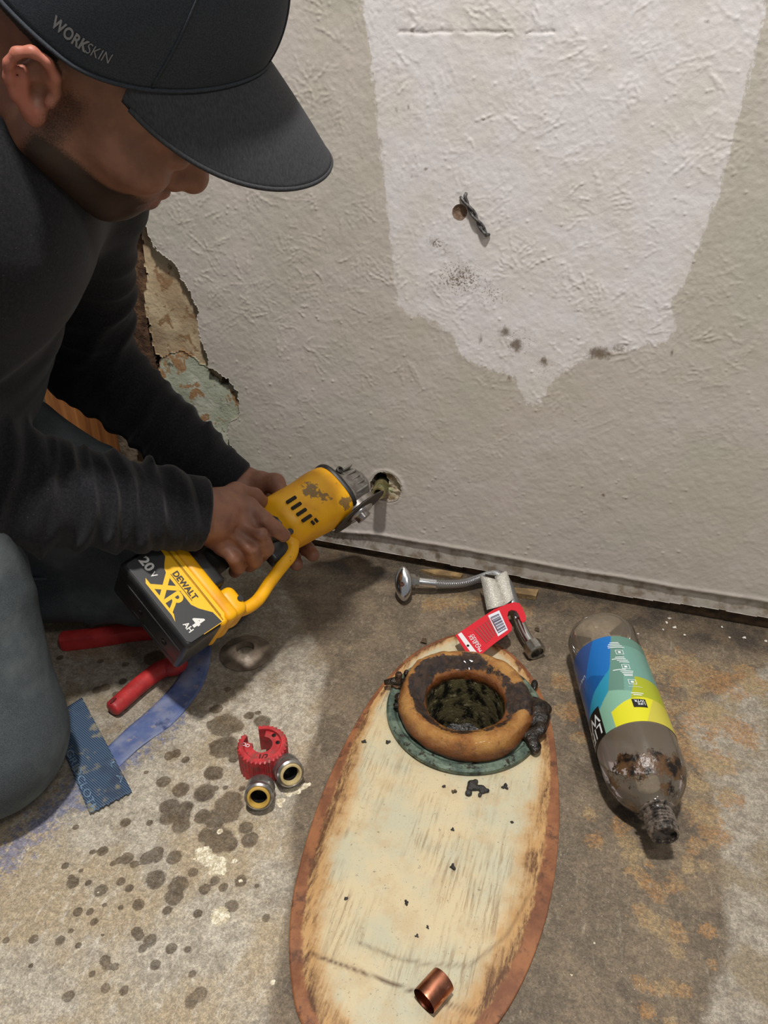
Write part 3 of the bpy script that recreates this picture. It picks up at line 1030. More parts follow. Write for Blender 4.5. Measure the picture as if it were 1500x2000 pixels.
for i in range(65):
    for j in range(14):
        a = th[i % 64]
        x, y = rr[j] * math.cos(a), rr[j] * math.sin(a)
        gg[i, j] = C0 + (x, y, -.085 + .03 * (float(fbm(np.array(x), np.array(y), 45, 3, 81)) - .5) + .02 * (rr[j] / .047) ** 2)
obj('drain_sludge', G_.grid(gg), msl, FL, smooth='all')
mb = simple('corroded_bolt', S(96, 72, 50), S(52, 38, 28), 220, .5, .6, bump=(420, .8, .002))
bp = on_floor(776, 1352)
G_ = Geo()
prof = [(.0040, 0.006)]
for k in range(14):
    prof += [(.0044, .008 + k * .0016), (.0037, .0088 + k * .0016)]
prof += [(.0036, .031), (.002, .032)]
G_.lathe(prof, (bp[0], bp[1], 0), (.05, .02, 1), 16)
bolt = obj('closet_bolt', G_, mb, FL)
obj('bolt_nut', Geo().lathe([(.0085, .008), (.0085, .0145), (.006, .0155)], (bp[0], bp[1], 0), (.05, .02, 1), 6), mb, bolt, smooth=False)
q0 = np.array([bp[0], bp[1], .016])
obj('bolt_crud', Geo().tube([q0 + camvec(-.016, 0, 0), q0 + camvec(-.004, -.002, 0), q0 + camvec(.014, .003, .0), q0 + camvec(.022, .006, 0)], [.003, .005, .006, .003], 10), msl, bolt, smooth='all')

nth, npf = 220, 46
prof = smooth_path([(.0470, .0105), (.0455, .017), (.0470, .024), (.0525, .0285), (.0600, .0335), (.0680, .0365), (.0750, .0335), (.0790, .026), (.0800, .018), (.0780, .0118)], npf)
gw = np.zeros((nth + 1, npf, 3))
wm_ = np.zeros((nth + 1, npf, 3))
for i in range(nth + 1):
    a = 2 * math.pi * (i % nth) / nth
    ca, sa = math.cos(a), math.sin(a)
    na = (vnoise(np.array(ca * 2.2), np.array(sa * 2.2), 1.0, 90) - .5)
    nb = (fbm(np.full(npf, ca) * 5 + prof[:, 0] * 70, np.full(npf, sa) * 5 + prof[:, 1] * 70, 1.0, 3, 93) - .5)
    r = prof[:, 0] + na * .005 * sstep(prof[:, 0], .05, .075) + nb * .0028
    z = prof[:, 1] + (na * .009 + nb * .004) * sstep(prof[:, 1], .014, .035)
    gw[i, :, 0], gw[i, :, 1], gw[i, :, 2] = C0[0] + r * ca, C0[1] + r * sa, z
    # direction in the picture: which way this angle points (right, away)
    dx, dy = ca * cR[0] + sa * cR[1], -ca * math.sin(YAW) + sa * math.cos(YAW)
    inner = sstep(prof[:, 0], .066, .057)
    right = sstep(np.array(dx), .72, .93) * sstep(np.array(abs(dy + .05)), .42, .2)
    farl = sstep(np.array(dy), -.25, .25) * sstep(np.array(dx), .75, .2)
    left = sstep(np.array(-dx), .55, .9)
    band = np.exp(-((prof[:, 0] - .0555 - .003 * farl - .002 * na) / (.0078 + .0030 * farl + .0020 * left)) ** 2) * sstep(prof[:, 1], .018, .027)
    wm_[i, :, 0] = np.clip(band * (.64 + .45 * farl + .34 * left) + right * .9 * sstep(prof[:, 1], .020, .032), 0, 1)
    continue
    wm_[i, :, 0] = np.clip(inner * (.38 + .36 * farl + .30 * left) + right * .95 * sstep(prof[:, 1], .016, .030) + .55 * sstep(prof[:, 0], .0458, .0465) * 0, 0, 1)
mwx = M('amber_wax', Roughness=.2)
mwx.b.inputs['Coat Weight'].default_value = .25
mwx.b.inputs['Subsurface Weight'].default_value = .12
mwx.b.inputs['Subsurface Radius'].default_value = (.008, .004, .001)
k_ = mwx.attr('wx')[0]
c_ = mwx.mix(mwx.rng(mwx.noise(40, 5), .36, .64), S(190, 140, 74), S(162, 106, 50))
ht = mwx.n('ShaderNodeSeparateXYZ')
mwx.link(mwx.co(), ht.inputs[0])
c_ = mwx.mix(mwx.rng(ht.outputs[2], .024, .010), c_, mwx.mix(mwx.noise(50, 4), S(140, 80, 34), S(104, 56, 22)))
c_ = mwx.mix(mwx.math('MULTIPLY', mwx.rng(mwx.noise(48, 8, .78), .53, .62), .75), c_, S(112, 72, 40))
c_ = mwx.mix(mwx.math('MULTIPLY', mwx.rng(mwx.noise(150, 7, .8), .60, .66), .85), c_, S(40, 30, 24))
c_ = mwx.mix(mwx.edge(k_, mwx.noise(55, 9, .8), 2.6, .10), c_, mwx.mix(mwx.rng(mwx.noise(120, 5), .35, .7), S(34, 26, 24), S(74, 54, 40)))
mwx.col(c_)
mwx.rough(mwx.rng(mwx.noise(150, 4), .3, .7, .10, .42))
mwx.bump(mwx.noise(110, 8, .75), .8, .004)
g_ = Geo().grid(gw)
wax = thing('wax_ring', 'squashed amber wax ring smeared with black sludge around the drain hole', 'wax ring', (C0[0], C0[1], .0105))
obj('wax_body', g_, mwx.m, wax, smooth='all', attrs={'wx': wm_.reshape(-1, 3)})
fd = Field(C0 + (-.11, -.11, .0), C0 + (.12, .11, .07), .0015)
lmp = random.Random(4)
for k in range(46):
    p = on_floor(lmp.gauss(1047, 11), lmp.gauss(1395, 28), .02)
    fd.ell(p + (0, 0, lmp.uniform(-.010, -.002)), (lmp.uniform(.002, .0065), lmp.uniform(.002, .0065), lmp.uniform(.0015, .0035)), k=.007)
obj('sludge_lump', fd.mesh(), msl, wax, smooth='all')
fd = Field(C0 + (-.12, -.11, .0), C0 + (.05, .12, .07), .0015)
for k in range(16):
    p = on_floor(lmp.gauss(792, 10), lmp.gauss(1352, 14), .02)
    fd.ell(p, (lmp.uniform(.003, .007), lmp.uniform(.003, .006), lmp.uniform(.003, .006)), k=.003)
obj('sludge_lump', fd.mesh(), msl, wax, smooth='all')


# loose crumbs
mcr = simple('black_crumb', S(28, 27, 26), S(52, 48, 44), 200, .6, bump=(300, .7, .002))
mcb = simple('brown_crumb', S(96, 78, 56), S(66, 52, 38), 200, .8, bump=(300, .7, .002))


def blob(c, r, seed, flat=.6, n=3):
    bm = bmesh.new()
    bmesh.ops.create_icosphere(bm, subdivisions=n, radius=1.0)
    rs = np.random.default_rng(seed)
    ph = rs.uniform(0, 6.28, (4, 3))
    V = []
    for v in bm.verts:
        p = np.array(v.co)
        k = 1 + .28 * math.sin(3.1 * p[0] + ph[0, 0] + 2 * p[1]) + .22 * math.sin(4.3 * p[1] + ph[1, 0] + 2 * p[2]) + .16 * math.sin(7 * p[0] - 5 * p[1] + ph[2, 0])
        V.append(np.asarray(c) + p * k * np.array([r, r, r * flat]))
    F = [tuple(v.index for v in f.verts) for f in bm.faces]
    bm.free()
    return np.array(V), F


crumbs = [(930, 1542, 17, 1, 'big ragged black crumb on the cream sheet just below the wax ring'), (986, 1537, 6, 1, 'oval black crumb right of the big ragged crumb'), (884, 1694, 7, 1, 'black crumb alone in the middle of the cream sheet'), (794, 1763, 5, 1, 'small black crumb on the lower centre of the sheet'), (887, 1546, 5, 0, 'brown crumb left of the big ragged black crumb'),
          (867, 1536, 3.5, 1, 'tiny black crumb at the upper middle of the cream sheet'), (884, 1620, 3.5, 1, 'tiny black crumb above the lone middle crumb'), (758, 1450, 4.5, 1, 'black crumb left of the wax ring on the sheet'), (711, 1449, 4.5, 1, 'black crumb near the left rusty edge of the sheet'), (1000, 1606, 3.5, 1, 'tiny black crumb towards the right rusty edge'),
          (814, 1828, 3.5, 1, 'tiny black crumb above the copper coupling'), (835, 1811, 3.5, 1, 'tiny long black crumb on the lower sheet'), (1049, 1226, 6, 0, 'small brown crumb on concrete beside the braided hose'), (828, 1250, 7, 0, 'flat dark crumb on concrete above the sheet'), (676, 1755, 3.5, 1, 'tiny dark crumb in the lower left of the sheet')]
for i, (u, v, r, bk, lb) in enumerate(crumbs):
    c = on_floor(u, v, .004)
    e = np.linalg.norm(on_floor(u + 10, v) - on_floor(u, v)) / 10
    z0 = .0034 if i not in (12, 13) else .0
    V, F = blob((c[0], c[1], z0 + r * e * .42), r * e * .85, 100 + i, .55)
    if i == 0:
        fd = Field(c - .02, c + .02, .0006)
        for k in range(15):
            fd.ell(c + np.array([lmp.gauss(0, .0048), lmp.gauss(0, .0042), .0015]), np.array([lmp.uniform(.0015, .0034), lmp.uniform(.0015, .0034), .0020]), k=.0032)
        V, F = fd.mesh()
    o = obj('sludge_crumb', (V, F), mcr if bk else mcb, smooth='all')
    tag(o, lb, 'crumb', 'crumbs on the sheet and floor')

mpc_ = simple('white_plaster', S(222, 216, 206), S(196, 188, 176), 300, .85)
for i, (u, v, r_) in enumerate([(1307, 1209, 3.2), (1302, 1217, 3), (1317, 1227, 3.6), (1295, 1231, 2.6), (1337, 1241, 2.4), (1453, 1247, 3.4), (1495, 1253, 3), (1234, 1240, 2.6), (1246, 1239, 2.2), (1410, 1226, 2.6), (1425, 1246, 2.2)]):
    c = on_floor(u, v)
    e = np.linalg.norm(on_floor(u + 10, v) - c) / 10
    o = obj('plaster_crumb', blob((c[0], c[1], r_ * e * .5), r_ * e * .9, 300 + i, .6, 2), mpc_, smooth=False)
    tag(o, 'tiny white plaster crumb at the wall base right of the bottle', 'crumb', 'plaster crumbs at the wall base')

# ================================================================== bottle
B0, B1 = on_floor(1172, 1240, .0425), on_floor(1300, 1636, .0425)
BA = unit(B1 - B0)
BLn = np.linalg.norm(B1 - B0)
mid = (B0 + B1) / 2
BV = unit((CAM - mid) - BA * ((CAM - mid) @ BA))
BW = np.cross(BA, BV)
if BW @ cR < 0:
    BW = -BW
BR = .0415
bot = thing('plastic_bottle', 'clear plastic water bottle with a blue, teal and yellow label lying on its side', 'bottle', (mid[0], mid[1], 0))
mcl = M('clear_plastic')
t_ = mcl.t
tr = mcl.n('ShaderNodeBsdfTransparent')
tr.inputs[0].default_value = (.98, .97, .95, 1)
gl = mcl.n('ShaderNodeBsdfGlossy')
gl.inputs['Roughness'].default_value = .09
df = mcl.n('ShaderNodeBsdfDiffuse')
df.inputs[0].default_value = S(214, 196, 168)
fr = mcl.n('ShaderNodeFresnel')
fr.inputs[0].default_value = 1.55
mx1, mx2, mx3 = mcl.n('ShaderNodeMixShader'), mcl.n('ShaderNodeMixShader'), mcl.n('ShaderNodeMixShader')
mx1.inputs[0].default_value = .14
mcl.link(tr.outputs[0], mx1.inputs[1])
mcl.link(df.outputs[0], mx1.inputs[2])
mcl.link(fr.outputs[0], mx2.inputs[0])
mcl.link(mx1.outputs[0], mx2.inputs[1])
mcl.link(gl.outputs[0], mx2.inputs[2])
ga = mcl.attr('bh')
gm = mcl.math('MULTIPLY', mcl.edge(ga[0], mcl.noise(52, 10, .80), 3.2, .06, .70), 1.0)
mcl.b.inputs['Roughness'].default_value = .28
mcl.put(mcl.b.inputs['Base Color'], mcl.mix(mcl.rng(mcl.noise(90, 5), .38, .6), S(24, 18, 15), S(92, 66, 42)))
mcl.bump(mcl.noise(140, 5), .6, .002)
mcl.link(gm, mx3.inputs[0])
mcl.link(mx2.outputs[0], mx3.inputs[1])
mcl.link(mcl.b.outputs[0], mx3.inputs[2])
mcl.link(mx3.outputs[0], t_.nodes['Material Output'].inputs[0])
L = BLn
pr = [(.012, .006), (.026, .002), (.034, .000), (.0385, .004), (.0412, .012), (BR, .022), (BR, .10), (BR, .165), (BR, .205), (.0408, .221), (.0375, .236), (.0315, .248), (.0235, .2575), (.0165, .2640), (.0142, .270)]
pr2 = smooth_path(pr, 70)
sc_ = (L - .028) / .270
n = 72
gb, gbA = [], []
for r, h in pr2:
    h2 = h * sc_
    ring = [B0 + BA * h2 + r * (math.cos(a) * BV + math.sin(a) * BW) for a in np.arange(n + 1) * 2 * math.pi / n]
    gb.append(ring)
    q = h / .270
    g0 = .95 * math.exp(-((q - .875) / .06) ** 2) + .52 * math.exp(-((q - .97) / .03) ** 2) + .18 * math.exp(-((q - .68) / .06) ** 2)
    gbA += [(g0, q, 0)] * (n + 1)
obj('bottle_body', Geo().grid(np.array(gb)), mcl.m, bot, smooth='all', attrs={'bh': np.array(gbA)})
mth = M('dirty_neck_plastic', Roughness=.22)
mth.b.inputs['Coat Weight'].default_value = .3
c_ = mth.mix(mth.rng(mth.noise(120, 6, .7), .40, .62), S(34, 30, 28), S(124, 112, 102))
mth.col(c_)
mth.bump(mth.noise(260, 4), .5, .001)
hN = .268 * sc_
pn = [(.0142, 0), (.0172, .0005), (.0172, .0028), (.0140, .0034)]
for k in range(5):
    z = .006 + k * .0036
    pn += [(.0134, z), (.0147, z + .0009), (.0147, z + .0017), (.0134, z + .0025)]
pn += [(.0134, .026), (.0130, .0285), (.0112, .0285), (.0112, .008)]
obj('added_neck_disc', Geo().lathe([(.0113, .022), (.006, .0205), (.0001, .020)], B0 + BA * hN, BA, 32, closed_ends=False), mth.m, bot)  # added disc, lightens the neck opening that would otherwise look black
obj('bottle_neck', Geo().lathe(pn, B0 + BA * hN, BA, 48, closed_ends=False), mth.m, bot)
# label
h0, h1 = .050, .180
CB = dict(dblue=S(44, 78, 138), blue=S(18, 104, 178), blue2=S(8, 84, 150), teal=S(38, 140, 170), green=S(96, 134, 120), green2=S(108, 152, 140), lgreen=S(126, 172, 150), olive=S(164, 172, 40), yellow=S(214, 210, 40), yell2=S(196, 186, 70), black=S(18, 18, 18))


def labcol(a, h):
    """a = sine of the angle to the picture's right, h = 0 at the base end"""
    if h > .70 and a < -.60:
        return 'black'
    b1 = -.24 - 1.42 * h
    if a < b1:
        return 'dblue'
    bt = np.interp(h, [0, .33, .40, .47, .55, .63, .75, 1], [.27, .02, -.06, -.29, -.6, -.8, -1, -1.2])
    if a < bt:
        return 'blue2' if h > .38 + .25 * (a + .5) and h > .36 else 'blue'
    tt_ = np.interp(h, [.33, .36, .63, .75, .9], [.02, .0, -.25, -.6, -1.0])
    if h > .34 and a < tt_:
        return 'teal'
    hy = .84 - .10 * math.sin(max(0, min(1, (a + .3) / .9)) * 1.6)
    if h > hy and a > -.32:
        return 'yell2' if a > .62 - 1.2 * (h - .85) else 'yellow'
    if h > .50 and a > .52 - .55 * (h - .5) * 2:
        return 'olive'
    if h > .62 + .1 * (a + .25):
        return 'lgreen'
    return 'green' if a < .55 - .6 * h or h < .12 else 'green2'


na_, nh_ = 300, 190
lab, lcol = [], []
for j in range(nh_):
    h = j / (nh_ - 1)
    for i in range(na_ + 1):
        a = -math.pi + 2 * math.pi * i / na_
        s1 = math.sin(a)
        if abs(a) > math.pi / 2:
            s1 = math.copysign(2 - abs(s1), s1)
        lab.append(B0 + BA * (h0 + (h1 - h0) * h) + (BR + .0004) * (math.cos(a) * BV + math.sin(a) * BW))
        lcol.append(CB[labcol(s1, h)][:3])
ml = M('printed_label', Roughness=.32)
ml.col(ml.attrcol('lc'))
lab_o = obj('bottle_label', Geo().grid(np.array(lab).reshape(nh_, na_ + 1, 3)), ml.m, bot, smooth='all', attrs={'lc': np.array(lcol)})
mlb = simple('label_backing', S(176, 164, 168), None, rough=.6)
gi = np.array([[B0 + BA * (h0 + (h1 - h0) * h) + (BR - .0006) * (math.cos(a) * BV + math.sin(a) * BW) for a in np.linspace(-math.pi, math.pi, 61)] for h in (0, .25, .5, .75, 1)])
obj('label_backing', Geo().grid(gi), mlb, bot, smooth='all')
mprint = simple('white_print', S(226, 232, 232), None, rough=.4)
mblackp = simple('black_print', S(20, 20, 20), None, rough=.4)


def lmap(a0, hh0, off=.0008):
    """text on the label: reads towards the picture's left, top towards the neck; x,y in metres"""
    t0 = math.asin(max(-1, min(1, a0)))
    return lambda x, y: B0 + BA * (h0 + (h1 - h0) * hh0 + y) + (BR + off) * (math.cos(t0 - x / BR) * BV + math.sin(t0 - x / BR) * BW)


letters('lettering', 'LIFE', .0185, lmap(-.64, .865), mprint, lab_o, maxlen=.004, bold=.012, spacing=1.1)
letters('lettering', 'WTR', .0185, lmap(-.64, .752), mprint, lab_o, maxlen=.004, bold=.012, spacing=1.1)


def lrect(name, a0, hh0, wd, ht, mat, off=.0007):
    f = lmap(a0, hh0, off)
    g = np.array([[f(x, y) for x in np.linspace(0, wd, 8)] for y in (0, ht)])
    return obj(name, Geo().grid(g), mat, lab_o, smooth='all')


for (a, h, wl) in [(.40, .085, .010), (.42, .105, .013), (.46, .125, .016), (.50, .145, .018), (.42, .27, .010), (.44, .29, .015), (.48, .31, .012), (.50, .33, .011), (.36, .42, .014), (.52, .44, .014), (.50, .46, .012), (.48, .48, .010), (.47, .495, .009), (.60, .625, .015), (.57, .695, .013), (.52, .715, .009)]:
    lrect('text_line', a, h, wl, .0011 if h != .625 else .0004, mprint)
for (a, h) in [(.44, .185), (.47, .365), (.50, .545)]:
    for d in (0, .0066):
        lrect('icon_frame', a, h + d / (h1 - h0), .0085, .0006, mprint)
    f = lmap(a, h)
    for x in (0, .0079):
        obj('icon_frame', Geo().grid(np.array([[f(x, 0), f(x + .0006, 0)], [f(x, .0072), f(x + .0006, .0072)]])), mprint, lab_o)
    lrect('icon_mark', math.sin(math.asin(a) - .0028 / BR), h + .0022 / (h1 - h0), .003, .0028, mprint)
lrect('logo_box', .56, .765, .0145, .0115, mblackp)
letters('lettering', 'LIFE', .0048, lmap(.53, .807, .0010), mprint, lab_o, maxlen=.003, bold=.01)
letters('lettering', 'WTR', .0048, lmap(.53, .775, .0010), mprint, lab_o, maxlen=.003, bold=.01)
letters('lettering', 'LIVE LIFE', .006, lmap(-.70, .30, .0009), mprint, lab_o, maxlen=.003)

# ================================================================== braided hose with valve and tag
chrome = M('worn_chrome', Roughness=.18, Metallic=1.0)
chrome.col(chrome.mix(chrome.rng(chrome.noise(300, 4), .62, .72), S(214, 214, 214), S(150, 112, 84)))
chrome = chrome.m
dull = simple('brushed_nickel', S(186, 182, 174), S(150, 146, 138), 120, .32, 1.0)
mbr = M('steel_braid', Roughness=.34, Metallic=.9)
mbr.col(mbr.mix(mbr.rng(mbr.wave(420, mbr.scaled((1, 1, 1), (.4, .5, .78)), 1.0), .2, .8), S(120, 120, 122), S(214, 214, 214)))
mbr.bump(mbr.wave(420, mbr.scaled((1, 1, 1), (.4, .5, .78)), 1.0), .6, .001)
vc = on_floor(788, 1140, .028)
hs = thing('supply_hose', 'braided steel water supply hose with chrome valve handle and red hang tag', 'hose', (on_floor(930, 1150)[0], on_floor(930, 1150)[1], 0))
hx = unit(camvec(.83, .12, -.55))
hup = unit(camvec(-.10, -1.0, -.05))
hup = unit(hup - hx * (hup @ hx))
hy_ = np.cross(hx, hup)
# football-shaped handle, broad face towards the camera
G_ = Geo()
hn = unit(camvec(-.30, -.12, -1.0))
hl = unit(camvec(.10, 1.0, .1) - hn * (camvec(.10, 1.0, .1) @ hn))
hw = np.cross(hn, hl)
sec = []
for s_ in np.linspace(0, 1, 9):
    k = math.cos(s_ * math.pi / 2)
    z = math.sin(s_ * math.pi / 2) * .0075
    sec.append([(vc + hl * .0245 * math.cos(a) * max(k, .02) + hw * .0125 * math.sin(a) * (1 - .25 * abs(math.cos(a)) ** 3) * max(k, .02) + hn * z) for a in np.linspace(0, 2 * math.pi, 41)])
for s_ in np.linspace(0, 1, 4)[1:]:
    sec.insert(0, [(vc + hl * .0245 * (1 - .15 * s_) * math.cos(a) + hw * .0125 * (1 - .15 * s_) * math.sin(a) * (1 - .25 * abs(math.cos(a)) ** 3) - hn * .004 * s_) for a in np.linspace(0, 2 * math.pi, 41)])
G_.grid(np.array(sec))
vh = obj('valve_handle', G_, chrome, hs, smooth='all')
obj('handle_screw', Geo().lathe([(.0034, .0), (.0034, .0082), (.0024, .0088), (.0022, .0078)], vc + hl * .0008, hn, 16), simple('rusty_screw', S(84, 48, 28), S(50, 30, 20), 300, .7), vh)
obj('valve_body', Geo().lathe([(.006, -.030), (.0095, -.028), (.0095, -.012), (.0065, -.010), (.0065, -.002)], vc, hn, 24), dull, hs)
HP = [(818, 1136, .022), (835, 1138, .020), (870, 1141, .016), (905, 1139, .014), (935, 1130, .017), (958, 1122, .023), (975, 1122, .027), (990, 1136, .028), (1000, 1160, .026), (1008, 1188, .024), (1014, 1212, .020), (1026, 1240, .016), (1040, 1262, .0135)]
hp = smooth_path([on_floor(u, v, z) for u, v, z in HP], 90)
obj('braided_hose', Geo().tube(hp, .0058, 18), mbr.m, hs, smooth='all')
obj('valve_nut', Geo().lathe([(.0072, -.017), (.0098, -.0165), (.0098, -.006), (.0072, -.0055), (.0068, .002)], hp[0], unit(hp[5] - hp[0]), 6), dull, hs, smooth=False)
obj('ferrule', Geo().tube(hp[0:12], .0068, 20), chrome, hs)
obj('ferrule', Geo().tube(hp[-16:], .0070, 20), chrome, hs)
ed_ = unit(hp[-1] - hp[-6])
obj('coupling_nut', Geo().lathe([(.0080, -.004), (.0125, -.003), (.0128, .011), (.0115, .0125), (.0090, .0125), (.0085, .004)], hp[-1], ed_, 10), dull, hs, smooth=False)
mred = M('red_card', Roughness=.35)
rn = mred.noise(160, 5, .7)
mred.col(mred.mix(mred.rng(rn, .55, .75), S(208, 34, 50), S(196, 70, 72)))
TZ = .030
tp = [(889, 1241), (930, 1213), (965, 1190), (990, 1180), (1004, 1176), (1014, 1178), (1021, 1188), (1027, 1203), (1027, 1212), (1021, 1216), (1017, 1212), (1013, 1200), (1008, 1193), (999, 1191), (993, 1194), (991, 1203), (994, 1212), (1000, 1222), (1000, 1230), (992, 1238), (972, 1252), (955, 1265), (940, 1278), (932, 1285), (920, 1284), (912, 1276), (900, 1258)]


def tagz(u, v):
    t = ((u - 890) + (1285 - v)) / 230.
    return .024 + .014 * max(0, min(1, t))


tpw = np.array([on_floor(u, v, tagz(u, v)) for u, v in tp])
tg = obj('hang_tag', Geo().prism(tpw, (0, 0, -.0007)), mred.m, hs, smooth=False)


def tagquad(name, pts, mat, lift=.0004):
    P = np.array([on_floor(u, v, tagz(u, v) + lift) for u, v in pts])
    return obj(name, Geo().prism(P, (0, 0, -.0002)), mat, tg, smooth=False)


mwp = simple('white_card_print', S(226, 222, 224), None, rough=.4)
tagquad('white_stripe', [(894, 1239), (901, 1235), (935, 1279), (928, 1286)], mwp)
mbc = M('barcode_print', Roughness=.4)
mbc.b.inputs['Base Color'].default_value = S(222, 222, 230)
tagquad('barcode_panel', [(953, 1202), (975, 1192), (992, 1230), (973, 1243)], mbc.m)
for k, wd in enumerate([.05, .025, .05, .07, .03, .06, .03, .05, .025, .06, .03, .05]):
    t0 = .07 + k * .075
    A, B, Cc, D = np.array([957, 1203]), np.array([973, 1196]), np.array([990, 1229]), np.array([974, 1239])
    l0, l1 = A + (D - A) * t0, A + (D - A) * (t0 + wd)
    r0, r1 = B + (Cc - B) * t0, B + (Cc - B) * (t0 + wd)
    tagquad('barcode_bar', [l0, r0, r1, l1], simple('grey_print', S(96, 92, 110), None, rough=.5) if k == 0 else bpy.data.materials['grey_print'], .0008)
obj('tag_hole', Geo().lathe([(.0018, 0), (.0018, .0003)], on_floor(914, 1261, tagz(914, 1261) + .0008), (0, 0, 1), 14), mblackp, tg)


def tagmap(u0, v0, du, dv, eu, ev, sc=1.0):
    return lambda x, y: on_floor(u0 + du * x + eu * y, v0 + dv * x + ev * y, tagz(u0 + du * x + eu * y, v0 + dv * x + ev * y) + .0006)


letters('lettering', 'LARGO', .105, tagmap(940, 1262, -45, -70, -62, 42), mwp, tg, bold=.01)
letters('lettering', 'PRO-FLEX', .115, tagmap(942, 1271, -45, -62, -62, 42), mwp, tg, bold=.01)
mgp = simple('dull_red_print', S(150, 66, 66), None, rough=.5)
for k in range(7):
    a, b = np.array([926 + k * 5.2, 1230 - k * 3.8]), np.array([950 + k * 3.6, 1256 - k * 3.6])
    tagquad('text_line', [a, a + (2.0, -1.4), b + (2.0, -1.4), b], mgp)
# white paper label folded round the hose
mpap = M('printed_paper', Roughness=.7)
pw = mpap.wave(430, mpap.scaled((1, 1, 1), (0, 0, -.35)), 3.0)
mpap.col(mpap.mix(mpap.math('MULTIPLY', mpap.rng(pw, .60, .75), mpap.rng(mpap.noise(500, 3), .38, .5)), S(226, 222, 210), S(96, 92, 88)))
for fl, (pa, pb, pc, pd_) in enumerate([((938, 1124), (968, 1131), (988, 1181), (951, 1191)), ((966, 1126), (990, 1114), (1007, 1167), (985, 1182))]):
    g = np.zeros((9, 7, 3))
    for i in range(9):
        for j in range(7):
            s_, t = i / 8, j / 6
            p = lerp(lerp(pa, pb, t), lerp(pd_, pc, t), s_)
            bulge = .016 * math.sin(math.pi * t) * (.7 if fl == 0 else .45)
            g[i, j] = on_floor(p[0], p[1], .036 - .010 * s_ + bulge)
    obj('paper_label', Geo().grid(g, thick=np.array([0, 0, -.0006])), mpap.m, hs, smooth='all')
gpl = []
for i in range(7):
    a = i / 6 * math.pi
    gpl.append([on_floor(948 + k * 8, 1121 + 5 * k * .2, .024 + .012 * math.sin(a)) + camvec(0, 0, .004 * math.cos(a)) for k in range(6)])
obj('paper_label', Geo().grid(np.array(gpl), thick=np.array([0, 0, -.0005])), mpap.m, hs, smooth='all')

# ================================================================== pipe cutter
PCc = on_floor(517, 1492)
mpc = M('worn_red_enamel', Roughness=.45)
c_ = mpc.mix(mpc.rng(mpc.noise(90, 5), .4, .62), S(196, 58, 62), S(172, 44, 50))
hz_ = mpc.n('ShaderNodeSeparateXYZ')
mpc.link(mpc.co(), hz_.inputs[0])
c_ = mpc.mix(mpc.math('MULTIPLY', mpc.rng(mpc.noise(140, 6, .7), .45, .62), .7), c_, S(118, 72, 66))
mpc.col(c_)
mpc.bump(mpc.noise(250, 4), .3, .001)
cut = thing('pipe_cutter', 'red ribbed C-shaped pipe cutter standing on the concrete', 'pipe cutter', PCc)
gdir = math.atan2(*(camvec(-.42, -1.0, 0)[[1, 0]]))
gh = math.radians(27)


def cring(r0, r1, z0, z1, a0, a1, ribs=0, n=120):
    g = []
    for i in range(n + 1):
        a = a0 + (a1 - a0) * i / n
        rr_ = r1 + (.0007 * (1 if (i // 2) % 2 else -1) if ribs else 0)
        d = np.array([math.cos(a), math.sin(a), 0])
        up = np.array([0, 0, 1.0])
        ch = .0014
        g.append([PCc + d * r0 + up * z0, PCc + d * rr_ + up * z0, PCc + d * rr_ + up * (z1 - ch), PCc + d * (r1 - .0016) + up * z1, PCc + d * r0 + up * z1, PCc + d * r0 + up * z0])
    G = Geo().grid(np.array(g))
    G.F.append(tuple(range(5)))
    G.F.append(tuple(len(g) * 6 - 6 + k for k in range(4, -1, -1)))
    return G


a0_, a1_ = gdir + gh, gdir + 2 * math.pi - gh
obj('grip_ring', cring(.0205, .0262, 0, .0325, a0_ - .12, a1_ + .12, 1), mpc.m, cut, smooth=False)
jaw_o = obj('inner_jaw', cring(.0108, .0204, .001, .0310, a0_ + .28, a1_ - .28), mpc.m, cut, smooth=False)
md = simple('dark_steel', S(70, 66, 64), S(40, 38, 36), 200, .4, .8)
obj('cutter_wheel', Geo().lathe([(.0052, -.0025), (.0062, 0), (.0052, .0025)], PCc + camvec(.0085, .004, .0)*1.0 + (0, 0, .022), (0, 0, 1), 20), md, cut)
for sgn in (1.05, 1.75):
    a = gdir + math.pi + sgn
    p = PCc + np.array([math.cos(a), math.sin(a), 0]) * .0165 + (0, 0, .0310)
    obj('cutter_roller', Geo().lathe([(.0024, -.002), (.0024, .0006), (.0016, .0008)], p, (0, 0, 1), 14), md, cut)
e_r, e_u = unit(cR), unit(np.array([-math.sin(YAW), math.cos(YAW), 0]))
letters('lettering', '1/2', .0085, lambda x, y: PCc + e_r * (x - .0065 + .004) + e_u * (y - .0190) + (0, 0, .0313), mblackp, jaw_o, bold=.01)
letters('lettering', 'OD', .006, lambda x, y: PCc + unit(e_r + e_u * -.45) * (x - .0205) + unit(e_u + e_r * .45) * (y - .0100) + (0, 0, .0313), mprint, jaw_o, bold=.005)

